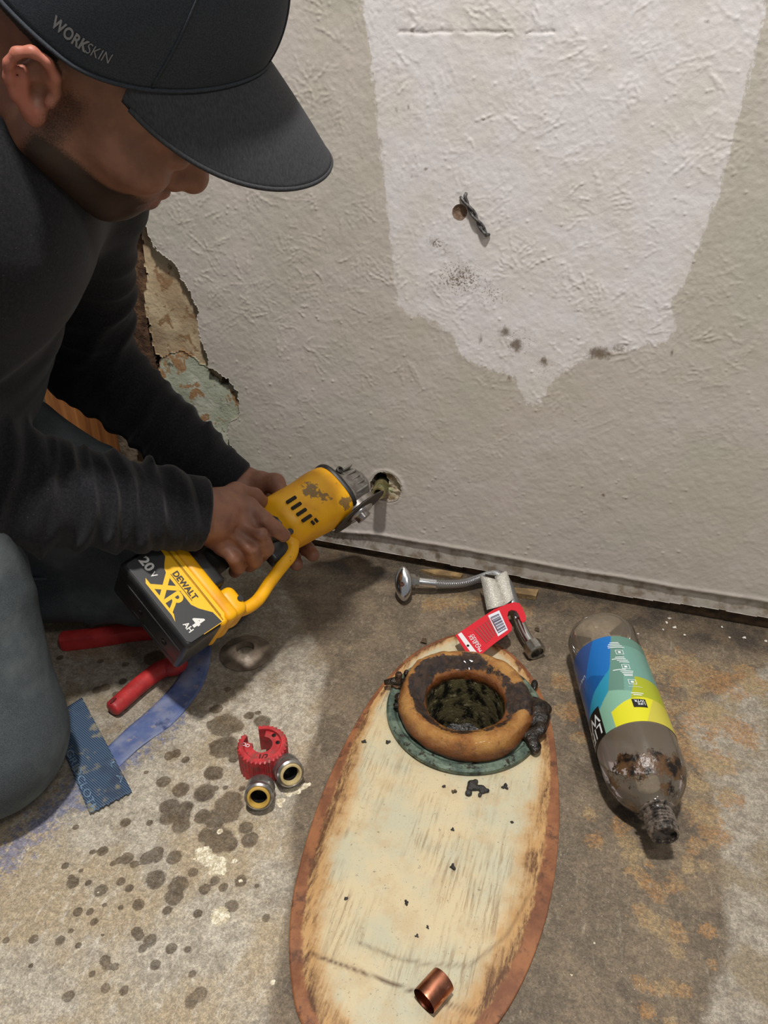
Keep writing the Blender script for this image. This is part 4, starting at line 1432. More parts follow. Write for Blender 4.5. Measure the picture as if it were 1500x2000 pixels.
# ================================================================== push fittings
msil = simple('stainless_fitting', S(176, 174, 172), S(140, 138, 136), 90, .30, .85)
myel = simple('yellow_collar', S(198, 162, 78), S(178, 142, 66), 90, .5)
myel2 = simple('pale_collar', S(198, 178, 130), S(178, 158, 112), 90, .5)
mblk = simple('black_rubber', S(22, 22, 21), S(38, 36, 34), 120, .45)
for (u, v, axv, mm, lb) in [(505, 1557, (.04, .52, -.62), myel, 'silver push fitting with bright yellow collar, nearest below the red cutter'), (568, 1512, (.34, .34, -.62), myel2, 'silver push fitting with pale collar leaning beside the red cutter')]:
    ax_ = unit(camvec(*axv))
    # axis tilted upward, turning the collar end more toward the camera
    ax_ = unit(np.array([ax_[0], ax_[1], .45]))
    R_, Ln = .0148, .022
    mz = R_ * math.sqrt(1 - ax_[2] ** 2) + .0
    o0 = on_floor(u, v, R_ * math.sqrt(1 - ax_[2] ** 2) + Ln * ax_[2])
    ft = thing('push_fitting', lb, 'pipe fitting', (o0[0], o0[1], 0), 'push fittings by the cutter')
    obj('fitting_body', Geo().lathe([(.0001, -Ln), (.0125, -Ln), (.0148, -Ln + .002), (.0148, -.008), (.0142, -.0065), (.0148, -.005), (.0146, -.001), (.0128, .0008), (.0118, .0002), (.0118, -.004)], o0, ax_, 40, closed_ends=False), msil, ft)
    obj('release_collar', Geo().lathe([(.0117, -.004), (.0117, .0018), (.0108, .0028), (.0092, .0028), (.0086, .0014), (.0086, -.012)], o0, ax_, 36, closed_ends=False), mm, ft)
    obj('inner_seal', Geo().lathe([(.0084, -.004), (.0084, -.0065), (.0075, -.008), (.0080, -.012), (.0082, -.0200), (.0001, -.0200)], o0, ax_, 32, closed_ends=False), mblk, ft)

# ================================================================== copper coupling on the sheet
mcu = M('scratched_copper', Roughness=.33, Metallic=1.0)
c_ = mcu.mix(mcu.rng(mcu.noise(70, 5), .36, .62), S(196, 132, 104), S(150, 96, 74))
c_ = mcu.mix(mcu.rng(mcu.noise(90, 5, .7, vec=mcu.scaled((.4, 1, 2))), .58, .68), c_, S(238, 186, 166))
mcu.col(c_)
ca_, cb_ = on_floor(828, 1956, .0145), on_floor(862, 1918, .0145)
cd = unit(cb_ - ca_)
Lc = .024
obj_c = obj('copper_coupling', Geo().lathe([(.0110, 0), (.0112, .001), (.0112, Lc - .001), (.0110, Lc), (.0100, Lc), (.0100, .0)], ca_, cd, 40, closed_ends=False), mcu.m)
V_ = np.array([v.co[:] for v in obj_c.data.vertices])
for v in obj_c.data.vertices:
    v.co.z -= V_[:, 2].min() - .0036
tag(obj_c, 'short scratched copper coupling lying on the lower end of the cream sheet', 'pipe coupling')

# ================================================================== pliers
mrh = simple('red_grip', S(186, 50, 48), S(158, 38, 40), 50, .5, bump=(120, .25, .002))
mst = simple('dull_steel', S(128, 124, 124), S(96, 92, 92), 90, .42, .7)
pl = thing('pliers', 'open pliers with red plastic handles lying under the battery', 'pliers', on_floor(400, 1225))
pa = smooth_path([on_floor(u, v, .011) for u, v in [(116, 1250), (150, 1247), (205, 1240), (260, 1231), (300, 1228), (335, 1226)]], 24)
G_ = Geo()
Tn = unit(pa[-1] - pa[0])
Sd = unit(np.cross([0, 0, 1.0], Tn))
g = []
for i, p in enumerate(pa):
    k = sstep(np.array(i / 23), 0, .06) * .4 + .6
    g.append([p + Sd * a * k + np.array([0, 0, b * k]) for a, b in [(-.0105, -.0105), (-.0115, -.002), (-.0095, .006), (-.0035, .010), (.0055, .010), (.0105, .005), (.0115, -.003), (.0105, -.0105), (-.0105, -.0105)]])
G_.grid(np.array(g))
G_.F.append(tuple(range(8)))
obj('handle', G_, mrh, pl)
pb = smooth_path([on_floor(u, v, .0115) for u, v in [(217, 1386), (232, 1374), (262, 1347), (298, 1318), (322, 1304), (340, 1302), (352, 1288), (362, 1278)]], 40)
rb_ = np.interp(np.linspace(0, 1, 40), [0, .05, .3, .55, .72, .80, .86, .92, 1], [.0075, .0105, .0112, .0118, .0122, .0130, .0105, .007, .005])
hb = obj('handle', Geo().tube(pb, rb_, 18, flat=.9), mrh, pl, smooth='all')
obj('hanging_slot', Geo().tube([pb[1] + (0, 0, .0098), pb[3] + (0, 0, .0108), pb[5] + (0, 0, .0104)], [.001, .0022, .001], 8), simple('slot_shade', S(96, 26, 26), None, rough=.7), hb)  # darker red strip paints the shade inside the slot
obj('steel_arm', Geo().tube([pa[-3], lerp(pa[-1], on_floor(420, 1218, .008), .5), on_floor(425, 1216, .008)], [.008, .0075, .011], 12, flat=.6), mst, pl)
obj('steel_arm', Geo().tube([pb[-3], lerp(pb[-1], on_floor(420, 1225, .008), .5), on_floor(428, 1216, .008)], [.005, .0065, .011], 12, flat=.6), mst, pl)
jt = [on_floor(u, v, .013) for u, v in [(428, 1222), (440, 1221), (458, 1212), (474, 1198), (487, 1184), (468, 1186), (448, 1192), (433, 1203)]]
obj('jaw', Geo().prism(np.array(jt), (0, 0, -.011)), mst, pl, smooth=False)
obj('pivot_bolt', Geo().lathe([(.007, .0), (.007, .017), (.005, .0185)], on_floor(424, 1217), (0, 0, 1), 20), md, pl)

# ================================================================== escutcheon plate
mes = simple('tarnished_plate', S(136, 122, 106), S(100, 88, 76), 60, .45, .25, bump=(90, .4, .002))
ec = on_floor(480, 1276)
es = obj('escutcheon_plate', Geo().lathe([(.0330, 0), (.0335, .0012), (.0315, .0022), (.026, .0030), (.019, .0060), (.0135, .0095), (.0118, .0098), (.0112, .0080), (.0112, .0010)], ec, (0, 0, 1), 56, closed_ends=False), mes)
tag(es, 'dull round metal escutcheon plate on the shaded concrete beside the pliers', 'escutcheon')

# ================================================================== abrasive cloth, tape, shim, wire, pipe stub
cq = [np.array(p) for p in ((98, 1402), (160, 1362), (258, 1546), (175, 1589))]
g = np.zeros((40, 22, 3))
for i in range(40):
    for j in range(22):
        s_, t = i / 39, j / 21
        p = lerp(lerp(cq[0], cq[1], t), lerp(cq[3], cq[2], t), s_)
        if i == 39:
            p = p + np.array([math.sin(j * 5.1) * 1.5, math.sin(j * 3.7) * 2.0])
        g[i, j] = on_floor(p[0], p[1], .0014 + .0022 * math.sin(s_ * 3.3 + .6) ** 2 + .0020 * (1 - t) * s_)
mab = M('blue_abrasive_cloth', Roughness=.7)
lo_ = g[0, 0]
ex = unit(g[0, -1] - g[0, 0])
rz = math.atan2(ex[1], ex[0])
wv_ = mab.wave(150, mab.scaled((1, 1, 1), (0, 0, -rz)), .0)
c_ = mab.mix(mab.rng(wv_, .3, .8), S(34, 52, 78), S(84, 106, 130))
c_ = mab.mix(mab.math('MULTIPLY', mab.rng(mab.noise(52, 6, .7), .52, .66), .7), c_, S(158, 148, 116))
c_ = mab.mix(mab.math('MULTIPLY', mab.rng(mab.noise(20, 4), .5, .62), .55), c_, S(44, 54, 74))
mab.col(c_)
mab.bump(wv_, .5, .0008)
cl = obj('abrasive_cloth', Geo().grid(g, thick=np.array([0, 0, -.0009])), mab.m, smooth='all')
tag(cl, 'blue ribbed abrasive cloth strip with faded lettering beside the knee', 'abrasive cloth')


def clmap(s0, t0, off=.0004):
    def f(x, y):
        s_ = min(max(s0 + x, 0), 1) * 39
        t = min(max(t0 + y, 0), 1) * 21
        i, j = min(int(s_), 38), min(int(t), 20)
        a, b = s_ - i, t - j
        return (g[i, j] * (1 - a) + g[i + 1, j] * a) * (1 - b) + (g[i, j + 1] * (1 - a) + g[i + 1, j + 1] * a) * b + np.array([0, 0, off])
    return f


mlt = simple('faded_blue_print', S(120, 146, 168), S(82, 106, 132), 400, .7)
letters('lettering', 'GRIDCLOTH', .115, lambda x, y, f=clmap(.36, .04): f(x, y * 2.1), mlt, cl, maxlen=.03)
letters('lettering', 'L  A', .13, lambda x, y, f=clmap(.66, .86): f(x, y * 1.2), mlt, cl, maxlen=.03)

tpth = smooth_path([on_floor(u, v, .0012)[:2] for u, v in [(392, 1262), (383, 1302), (362, 1345), (325, 1388), (272, 1432), (224, 1474), (190, 1504)]], 40)
wdt = np.interp(np.linspace(0, 1, 40), [0, .3, .55, .75, 1], [.014, .018, .020, .016, .016])
g2 = np.zeros((40, 10, 3))
for i in range(40):
    T = unit(np.gradient(tpth, axis=0)[i])
    Nn = np.array([-T[1], T[0]])
    for j in range(10):
        o_ = (j / 9 - .5) * 2 * wdt[i]
        p = tpth[i] + Nn * o_
        g2[i, j] = (p[0], p[1], .0010 + .0006 * math.sin(i * .5 + j * .7))
mtp = M('blue_tape', Roughness=.6)
c_ = mtp.mix(mtp.rng(mtp.noise(34, 5), .38, .62), S(84, 100, 146), S(120, 128, 156))
c_ = mtp.mix(mtp.rng(mtp.noise(62, 6, .7), .56, .70), c_, S(148, 140, 142))
c_ = mtp.mix(mtp.rng(mtp.noise(25, 4), .58, .66), c_, S(46, 60, 104))
mtp.col(c_)
mtp.bump(mtp.noise(90, 4), .4, .002)
tpo = obj('tape_strip', Geo().grid(g2, thick=np.array([0, 0, -.0008])), mtp.m, smooth='all')
tag(tpo, 'dusty blue tape strip stuck to the concrete under the pliers handle', 'tape')

msh = simple('shim_wood', S(156, 128, 84), S(112, 90, 60), 60, .8, bump=(150, .5, .002))
sp = [on_floor(u, v, .0075) for u, v in [(988, 1146), (1052, 1151), (1047, 1164), (1000, 1157)]]
o = obj('wood_shim', Geo().prism(np.array(sp), (0, 0, -.0075)), msh, smooth=False)
tag(o, 'flat splinter of yellowish wood at the wall base right of the paper label', 'wood scrap')
sp = [on_floor(u, v, .004) for u, v in [(822, 1112), (860, 1112), (905, 1120), (900, 1127), (850, 1122)]]
o = obj('wood_shim', Geo().prism(np.array(sp), (0, 0, -.004)), msh, smooth=False)
tag(o, 'thin tan wood scrap behind the braided hose next to the valve', 'wood scrap')

wa, wb = on_wall(906, 385), on_wall(950, 456)
wd_ = unit(wb - wa)
wl_ = np.linalg.norm(wb - wa)
wn = np.array([0, -1.0, 0])
wsd = np.cross(wd_, wn)
wr = thing('twisted_wire', 'dark twisted wire poking from the white wall patch', 'wire', wb)
mwr = simple('dark_wire', S(112, 108, 106), S(60, 58, 58), 300, .5, .4)
for ph in (0, math.pi):
    pp = [wa + wd_ * wl_ * t + wn * (.0034 + .0016 * math.sin(ph + t * 8)) + wsd * .0019 * math.cos(ph + t * 8) for t in np.linspace(0, 1, 60)]
    pp.append(pp[-1] + wd_ * .003 + wsd * (.0022 if ph else -.002) - wn * .004)
    pp.insert(0, pp[0] - wd_ * .002 + wsd * (-.003 if ph else .001) - wn * .003)
    obj('wire_strand', Geo().tube(np.array(pp), .0017, 8), mwr, wr, smooth='all')

mbs = M('old_brass', Roughness=.38, Metallic=.7)
c_ = mbs.mix(mbs.rng(mbs.noise(120, 5), .38, .6), S(172, 160, 112), S(132, 122, 82))
mbs.col(mbs.mix(mbs.rng(mbs.noise(70, 4), .55, .7), c_, S(150, 176, 146)))
stub = thing('pipe_stub', 'short brass water pipe stub sticking out of the hole in the wall', 'pipe', (STUB[0], 0, STUB[2]))
sdir = unit(camvec(-.16, .22, -1.0))
sdir = unit(np.array([sdir[0], sdir[1], sdir[2] * .4]))
s0 = np.array([STUB[0], .03, STUB[2]]) - sdir * 0
s0 = np.array([STUB[0], 0, STUB[2]]) - sdir * (.03)
obj('pipe', Geo().lathe([(.0092, -.02), (.0092, .056), (.0088, .057), (.0062, .057), (.0060, .040)], s0 + sdir * 0, sdir, 32, closed_ends=False), mbs.m, stub)
obj('pipe_bore', Geo().lathe([(.0060, .041), (.0001, .041)], s0, sdir, 24, closed_ends=False), simple('rust_bore', S(54, 28, 20), S(32, 18, 14), 300, .8), stub)
obj('pipe_collar', Geo().lathe([(.0094, .026), (.0103, .0275), (.0103, .0310), (.0094, .0325)], s0, sdir, 32, closed_ends=False), mbs.m, stub)

# ================================================================== cordless grinder
TO = at(345, 1170, .85)
tX = unit(camvec(.654, -.471, .59))
tYd = camvec(.646, .755, -.113)
tYd = unit(tYd - tX * (tYd @ tX))
tY = -tYd                                  # back of the tool (up-left in the picture)
tZ = np.cross(tX, tY)                      # towards the camera: label side
TM = np.stack([tX, tY, tZ], 1)
T = lambda x, y, z=0.0: TO + tX * x + tY * y + tZ * z
gr = thing('cordless_grinder', 'yellow and black battery grinder with loop handle held in both hands', 'power tool', T(0, 0) * np.array([1, 1, 1]))
mY = M('worn_yellow_plastic', Roughness=.42)
c_ = mY.mix(mY.rng(mY.noise(30, 4), .4, .7), S(246, 180, 10), S(226, 156, 12))
ob_ = mY.n('ShaderNodeSeparateXYZ')
wearp = mY.attr('wr')[0]
c_ = mY.mix(mY.math('MULTIPLY', mY.edge(wearp, mY.noise(150, 6, .72), 1.9, .05, .62), .85), c_, mY.mix(mY.noise(300, 3), S(88, 70, 50), S(120, 100, 72)))
mY.col(c_)
mY.bump(mY.noise(700, 3), .12, .0006)
mBk = M('scuffed_black_plastic', Roughness=.38)
c_ = mBk.mix(mBk.rng(mBk.noise(60, 4), .4, .7), S(26, 26, 27), S(38, 37, 36))
c_ = mBk.mix(mBk.math('MULTIPLY', mBk.rng(mBk.noise(190, 5, .75), .66, .72), .8), c_, S(130, 126, 116))
mBk.col(c_)
mBk = mBk.m
mPan = simple('label_black', S(46, 47, 49), None, rough=.5)
mPrW = simple('label_white', S(224, 222, 216), None, rough=.5)
mPrY = simple('label_yellow', S(250, 190, 16), None, rough=.45)


def wearattr(V, base, spotsl):
    a = np.full(len(V), base)
    for p, r, v in spotsl:
        d = np.linalg.norm(V - np.asarray(p), axis=1)
        a = np.maximum(a, v * np.exp(-(d / r) ** 2))
    return a[:, None].repeat(3, 1)


def yobj(name, G, parent, base=.12, sp=(), smooth=True):
    V = np.concatenate(G.V)
    return obj(name, G, mY.m, parent, smooth=smooth, attrs={'wr': wearattr(V, base, sp)})


bat = obj('battery', Geo().rbox((-.038, -.0585, -.038), (.012, .0585, .036), .006, TM, TO, 4), mBk, gr)
obj('battery_rib', Geo().rbox((-.0385, -.050, -.030), (-.0375, .050, -.024), .0004, TM, TO, 1), mBk, bat)
obj('battery_rib', Geo().rbox((-.0390, -.052, .012), (-.0375, .052, .016), .0006, TM, TO, 1), mBk, bat)
for yy in (-.03, .012):
    obj('battery_screw', Geo().lathe([(.0042, 0), (.0042, .0014), (.002, .0010)], T(-.0375, yy, -.008), -tX, 16), md, bat)
yobj('battery_top', Geo().rbox((.006, -.0600, -.0365), (.0175, .0575, .0366), .005, TM, TO, 3), gr, .05)
# label panel: s along the print, t upwards
LZ = .0364
lab_s = lambda s_, t, off=0.0: T(-.0345 + t / 1000., .0545 - s_ / 1000., LZ + off)
obj('battery_label', Geo().prism(np.array([lab_s(a, b, .0006) for a, b in [(1, 3), (4, 0.5), (105, .5), (109, 4), (110, 44), (96, 42.5), (84, 33), (76, 29), (34, 29), (27, 31), (22, 35), (16, 40.5), (1, 40.5)]]), -tZ * .0012), mPan, bat, smooth=False)
obj('label_field', Geo().prism(np.array([lab_s(a, b, .0002) for a, b in [(1, 20), (110, 20), (111, 47), (104, 52), (6, 52), (1, 47)]]), -tZ * .0006), mPrY, bat, smooth=False)
lm = lambda s0, t0, kx=1.0, ky=1.0, off=.0009: (lambda x, y: lab_s(s0 + x * kx, t0 + y * ky, off))
letters('lettering', '20', 14.0, lm(4.5, 14.5, 1.18), mPrW, bat, bold=.035)
letters('lettering', 'V', 9.0, lm(24, 14.5), mPrW, bat, bold=.02)
letters('lettering', 'DEWALT', 9.4, lm(36, 34.2, .98, 1.0), mPan, bat, bold=.028)
obj('text_line', Geo().prism(np.array([lab_s(a, b, .0008) for a, b in [(36, 33.0), (73, 33.0), (73, 32.4), (36, 32.4)]]), -tZ * .0002), mPan, bat, smooth=False)
obj('text_line', Geo().prism(np.array([lab_s(a, b, .0008) for a, b in [(8, 47.6), (104, 47.6), (104, 47.2), (8, 47.2)]]), -tZ * .0002), mPan, bat, smooth=False)
letters('lettering', 'X', 33.0, lm(33, 6.5, 1.0, 1.0), mPrY, bat, bold=.035)
letters('lettering', 'R', 27.0, lm(54, 9.0, 1.0, 1.0), mPrY, bat, bold=.03)
obj('logo_slash', Geo().prism(np.array([lab_s(a, b, .0010) for a, b in [(25, 8.5), (38, 8.5), (74, 8.0), (82, 4.0), (74, 5.5), (30, 5.0)]]), -tZ * .0002), mPrY, bat, smooth=False)
letters('lettering', '4', 19.0, lm(90, 16.5), mPrW, bat, bold=.04)
letters('lettering', 'AH', 8.5, lm(88.5, 8.5), mPrW, bat, bold=.02)
# foot, latch, handle, loop
yobj('foot', Geo().rbox((.0165, -.0600, -.034), (.034, .056, .034), .007, TM, TO, 4), gr, .06)
yobj('foot_boss', Geo().rbox((.028, -.0600, -.024), (.050, -.024, .029), .009, TM, TO, 4), gr, .08)
obj('boss_screw', Geo().lathe([(.0034, 0), (.0034, .0006)], T(.046, -.045, .0292), tZ, 16), mblackp, gr)
obj('latch', Geo().rbox((.027, -.020, .004), (.047, .047, .031), .005, TM, TO, 3), mBk, gr)
obj('rear_bumper', Geo().rbox((.024, -.018, -.031), (.050, .052, .006), .006, TM, TO, 3), mBk, gr)
hp_ = smooth_path([T(.03, .012, 0), T(.07, .018, 0), T(.11, .016, 0), T(.155, .008, 0)], 24)
obj('grip', Geo().tube(hp_, np.interp(np.linspace(0, 1, 24), [0, .2, .8, 1], [.027, .0205, .021, .028]), 22), mBk, gr, smooth='all')
lp_ = smooth_path([T(.035, -.047, .006), T(.052, -.054, .006), T(.072, -.0545, .005), T(.098, -.046, .004), T(.125, -.038, .004), T(.142, -.033, .004), T(.153, -.024, .004), T(.160, -.008, .004)], 46)
rl_ = np.interp(np.linspace(0, 1, 46), [0, .1, .5, .85, 1], [.0100, .0074, .0074, .0090, .017])
yobj('loop_handle', Geo().tube(lp_, rl_, 18, flat=1.0), gr, .20, [(lp_[30], .03, .42), (lp_[20], .03, .35)], smooth='all')
obj('trigger', Geo().rbox((.118, -.032, -.010), (.150, -.006, .010), .006, TM, TO, 3), mBk, gr)
# motor barrel (superellipse sections)
bsec = [(.140, .020, .018, .014), (.150, .0270, .0260, .012), (.158, .0330, .0320, .009), (.170, .0360, .0350, .006), (.200, .0370, .0355, .004), (.225, .0390, .0370, .003), (.240, .0390, .0370, .002), (.247, .0375, .0355, .002), (.249, .034, .032, .002)]
bs = smooth_path(bsec, 40)
g = []
for x, ry, rz_, yo in bs:
    ring = []
    for a in np.linspace(0, 2 * math.pi, 65):
        ca, sa = math.cos(a), math.sin(a)
        ring.append(T(x, yo + ry * math.copysign(abs(ca) ** .72, ca), rz_ * math.copysign(abs(sa) ** .72, sa)))
    g.append(ring)
G_ = Geo().grid(np.array(g))
brl = yobj('motor_barrel', G_, gr, .14, [(T(.205, .014, .035), .016, .92), (T(.215, -.004, .036), .012, .85), (T(.235, -.022, .030), .013, .95), (T(.226, .030, .025), .012, .5), (T(.24, .005, .034), .014, .45), (T(.19, -.006, .036), .02, .40)], smooth='all')
mSl = simple('vent_shade', S(30, 22, 14), None, rough=.8)  # shade of the vent openings, painted as dark raised boxes
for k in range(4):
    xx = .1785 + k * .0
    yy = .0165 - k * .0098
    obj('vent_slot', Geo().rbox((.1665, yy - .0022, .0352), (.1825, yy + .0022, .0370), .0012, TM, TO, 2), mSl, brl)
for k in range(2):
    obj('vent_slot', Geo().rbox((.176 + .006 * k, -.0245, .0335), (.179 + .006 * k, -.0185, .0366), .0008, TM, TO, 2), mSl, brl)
obj('barrel_screw', Geo().lathe([(.0040, 0), (.0040, .002)], T(.150, -.0135, .0265), tZ, 16), mblackp, brl)
G_ = Geo()
ring = []
for x, k in [(.246, .98), (.2485, 1.02), (.2515, 1.02), (.254, .94)]:
    ring.append([T(x, .002 + .0390 * k * math.copysign(abs(math.cos(a)) ** .72, math.cos(a)), .0370 * k * math.copysign(abs(math.sin(a)) ** .72, math.sin(a))) for a in np.linspace(0, 2 * math.pi, 65)])
obj('rubber_seal', G_.grid(np.array(ring)), mblk, gr, smooth='all')
mGc = simple('cast_grey_metal', S(140, 136, 130), S(112, 106, 100), 120, .5, .55, bump=(240, .4, .001))
ring = []
for x, k, yo in [(.253, .93, .002), (.258, .90, .001), (.266, .74, -.001), (.278, .66, -.003), (.292, .58, -.004), (.299, .40, -.004), (.300, .05, -.004)]:
    ring.append([T(x, yo + .037 * k * math.copysign(abs(math.cos(a)) ** .8, math.cos(a)), .035 * k * math.copysign(abs(math.sin(a)) ** .8, math.sin(a))) for a in np.linspace(0, 2 * math.pi, 49)])
gc = obj('gear_case', Geo().grid(np.array(ring)), mGc, gr, smooth='all')
for k in range(5):
    yy = .016 - k * .0085
    obj('cooling_fin', Geo().rbox((.262, yy - .0016, .004), (.288, yy + .0016, .0255 - .0005 * k), .0012, TM, TO, 1), mGc, gc, smooth=False)
obj('case_screw', Geo().lathe([(.0046, 0), (.0046, .0045), (.0024, .005), (.0022, .003)], T(.2615, .0165, .0285), tZ, 18), md, gc)
sp0 = T(.264, -.022)
obj('spindle', Geo().lathe([(.0145, 0), (.0145, .012), (.011, .014), (.011, .020)], sp0, -tY, 32), md, gr)
mpol = simple('polished_steel', S(196, 190, 186), S(150, 142, 136), 60, .24, 1.0)
obj('wheel_guard', Geo().lathe([(.0150, .004), (.0285, .0045), (.0300, .0060), (.0300, .0120), (.0280, .0125), (.0275, .0070), (.0150, .0065)], sp0, -tY, 56, closed_ends=False), mpol, gr)
obj('clamp_flange', Geo().lathe([(.0001, .013), (.019, .013), (.020, .0145), (.020, .0185), (.0185, .0205), (.010, .0205), (.010, .0265), (.0001, .0265)], sp0, -tY, 44, closed_ends=False), mpol, gr)
mdisc = simple('cutting_disc_grit', S(52, 46, 42), S(78, 70, 62), 200, .7, bump=(500, .5, .001))
obj('cutting_disc', Geo().lathe([(.0080, .0148), (.0420, .0148), (.0424, .0154), (.0420, .0160), (.0080, .0160)], sp0, -tY, 72, closed_ends=False), mdisc, gr)

# ================================================================== person
HO = np.array([-.4064, -.3435, .6665])
HM = np.array([[.6285, -.1999, .7517], [.3571, .9327, -.0505], [-.691, .3002, .6576]])
HM[:, 0] /= np.linalg.norm(HM[:, 0])
HM[:, 1] -= HM[:, 0] * (HM[:, 0] @ HM[:, 1])
HM[:, 1] /= np.linalg.norm(HM[:, 1])
HM[:, 2] = np.cross(HM[:, 0], HM[:, 1])
h = lambda x, y, z: HO + HM @ (np.array([x, y, z]) / 1000.)
J = dict(chest=at(-175, 395, .62), belly=at(-255, 650, .73), pelvis=at(-275, 850, .80), Ls=at(152, 345, .765), Rs=at(-560, 495, .475),
         Le=at(172, 706, .95), Lw=at(452, 948, .985), Re=at(-120, 940, .72), Rw=at(392, 1004, .842), Lh=at(-133, 852, .90), Rh=at(-227, 880, .70),
         Lk=at(312, 1070, .985), Ls2=at(308, 1112, 1.01), La=at(-260, 1128, .98), Rk=at(-38, 1438, .765), Rc=at(-80, 1470, .79), Ra=at(-560, 1380, .84))
per = thing('person', 'kneeling person in dark long-sleeved shirt, jeans and cap, working with a yellow grinder', 'person', (J['pelvis'][0], J['pelvis'][1], 0))
B = Field((-1.0, -.66, -.01), (-.24, -.03, .86), .0022)
c7 = h(-72, 0, -118)
B.cone(J['pelvis'], J['chest'], .115, .115, .03)
B.cone(J['Ls'], J['Rs'], .05, .05, .04)
B.cone(J['chest'], c7, .09, .06, .04)
B.cone(J['pelvis'], J['Lh'], .09, .075, .03)
B.cone(J['pelvis'], J['Rh'], .09, .075, .03)
for a, b, c_, r in (('Lh', 'Lk', None, (.072, .054)), ('Ls2', 'La', None, (.05, .032)), ('Rh', 'Rk', None, (.070, .054)), ('Rc', 'Ra', None, (.05, .032)), ('Lk', 'Ls2', None, (.054, .05)), ('Rk', 'Rc', None, (.054, .05))):
    B.cone(J[a], J[b], r[0], r[1], .02)
B.cone(J['Ls'], J['Le'], .044, .036, .02)
B.cone(J['Le'], J['Lw'], .036, .026, .015)
B.cone(J['Rs'], J['Re'], .046, .038, .02)
B.cone(J['Re'], J['Rw'], .040, .027, .015)
# head
B.cone(h(-30, 0, -45), c7, .056, .062, .02)
B.ell(h(-8, 0, 46), (.099, .077, .086), HM, .02)
B.ell(h(40, 0, -12), (.056, .064, .068), HM, .02)
for s_ in (-1, 1):
    B.cone(h(6, 52 * s_, -42), h(64, 20 * s_, -76), .021, .018, .02)
    B.ell(h(66, 46 * s_, -14), (.026, .020, .020), HM, .018)
    B.cone(h(84, 16 * s_, 30), h(72, 50 * s_, 30), .012, .010, .012)
B.ell(h(75, 0, -80), (.015, .020, .014), HM, .016)
B.ell(h(82, 0, -54), (.014, .028, .024), HM, .014)
for s_ in (-1, 1):
    B.ell(h(103, 32 * s_, 8), (.016, .017, .012), HM, .012, 'sub')
    B.ell(h(83, 32 * s_, 7), (.0135, .0155, .0125), HM, .004)
B.cone(h(90, 0, 24), h(106, 0, -16), .0085, .0110, .010)
B.ell(h(106, 0, -21), (.0130, .0125, .0115), HM, .008)
for s_ in (-1, 1):
    B.ell(h(94, 13 * s_, -26), (.0115, .0085, .0090), HM, .006)
    B.ell(h(99, 7 * s_, -35), (.005, .004, .004), HM, .002, 'sub')
for s_ in (-1, 1):
    B.cone(h(84, 19 * s_, -54), h(95, 0, -48), .0052, .0066, .005)
    B.cone(h(83, 17 * s_, -61), h(92, 0, -62), .0056, .0076, .005)
    B.cone(h(90, 25 * s_, -57.5), h(104, 0, -55), .0018, .0018, .003, 'sub')
# ears
for s_ in (-1, 1):
    e = lambda x, o, z: h(-7 + .70 * ((x + 8) * .90 - (z - 2) * .42), s_ * (75 + o * .9), 2 + .70 * ((z - 2) * .90 + (x + 8) * .42))
    B.ell(e(-8, 4, 4), (.0135, .007, .0215), HM, .005)
    rimp = [(8, 5, 4), (10, 7, 20), (4, 10, 33), (-8, 13, 39), (-20, 15, 34), (-27, 15, 22), (-28, 14, 8), (-24, 12, -6), (-17, 9, -18)]
    for k in range(len(rimp) - 1):
        B.cone(e(*rimp[k]), e(*rimp[k + 1]), .0037, .0037, .003)
    B.ell(e(-9, 6, -24), (.0080, .0050, .0090), HM, .005)
    B.ell(e(-8, 13, 20), (.0090, .0060, .0085), HM, .004, 'sub')
    B.ell(e(-4, 13, 0), (.0080, .010, .0090), HM, .004, 'sub')
    B.cone(e(-18, 10, 18), e(-16, 9, -12), .0028, .0028, .003)
    B.cone(e(8, 2, 2), e(6, 7, -6), .0042, .0038, .003)

# right hand (nearer): back of the hand to the camera, fingers round the grip
w0 = J['Rw']
rp = {'i': at(485, 990, .874), 'm': at(474, 1020, .866), 'r': at(459, 1046, .864), 'p': at(437, 1066, .866)}
B.cone(w0, at(420, 1010, .850), .0275, .0265, .012)
hA, hB = unit(camvec(.85, .35, .25)), unit(camvec(-.35, .9, .0))
hB = unit(hB - hA * (hB @ hA))
B.ell(at(436, 1018, .866), (.036, .034, .018), np.stack([hA, hB, np.cross(hA, hB)], 1), .014)
for f_ in 'imrp':
    B.cone(at(412, 1010, .858), rp[f_], .018, .0098, .008)
    B.ell(rp[f_] + camvec(0, 0, -.003), (.0098, .0098, .0098), None, .006)
B.chain([rp['i'], at(516, 1016, .868), at(538, 1033, .876), at(554, 1046, .886)], [.0112, .0100, .0090, .0078], .0015, .004)
B.chain([rp['m'], at(508, 1044, .858), at(519, 1071, .884), at(509, 1086, .918)], [.0110, .0104, .0098, .0086], .0015, .004)
B.chain([rp['r'], at(487, 1068, .857), at(497, 1094, .882), at(488, 1105, .916)], [.0106, .0100, .0094, .0084], .0015, .004)
B.chain([rp['p'], at(457, 1087, .860), at(465, 1107, .882), at(459, 1116, .912)], [.0100, .0094, .0088, .0078], .0015, .004)
for a_, b_ in ((at(474, 1003, .851), at(520, 1046, .862)), (at(463, 1034, .849), at(499, 1062, .852)), (at(446, 1057, .851), at(472, 1083, .853))):
    B.cone(a_, b_, .0012, .0040, .008, 'sub')
B.chain([at(425, 985, .868), at(462, 965, .890), at(495, 972, .915), at(515, 985, .935)], [.0165, .0135, .0115, .0095], .005, .012)
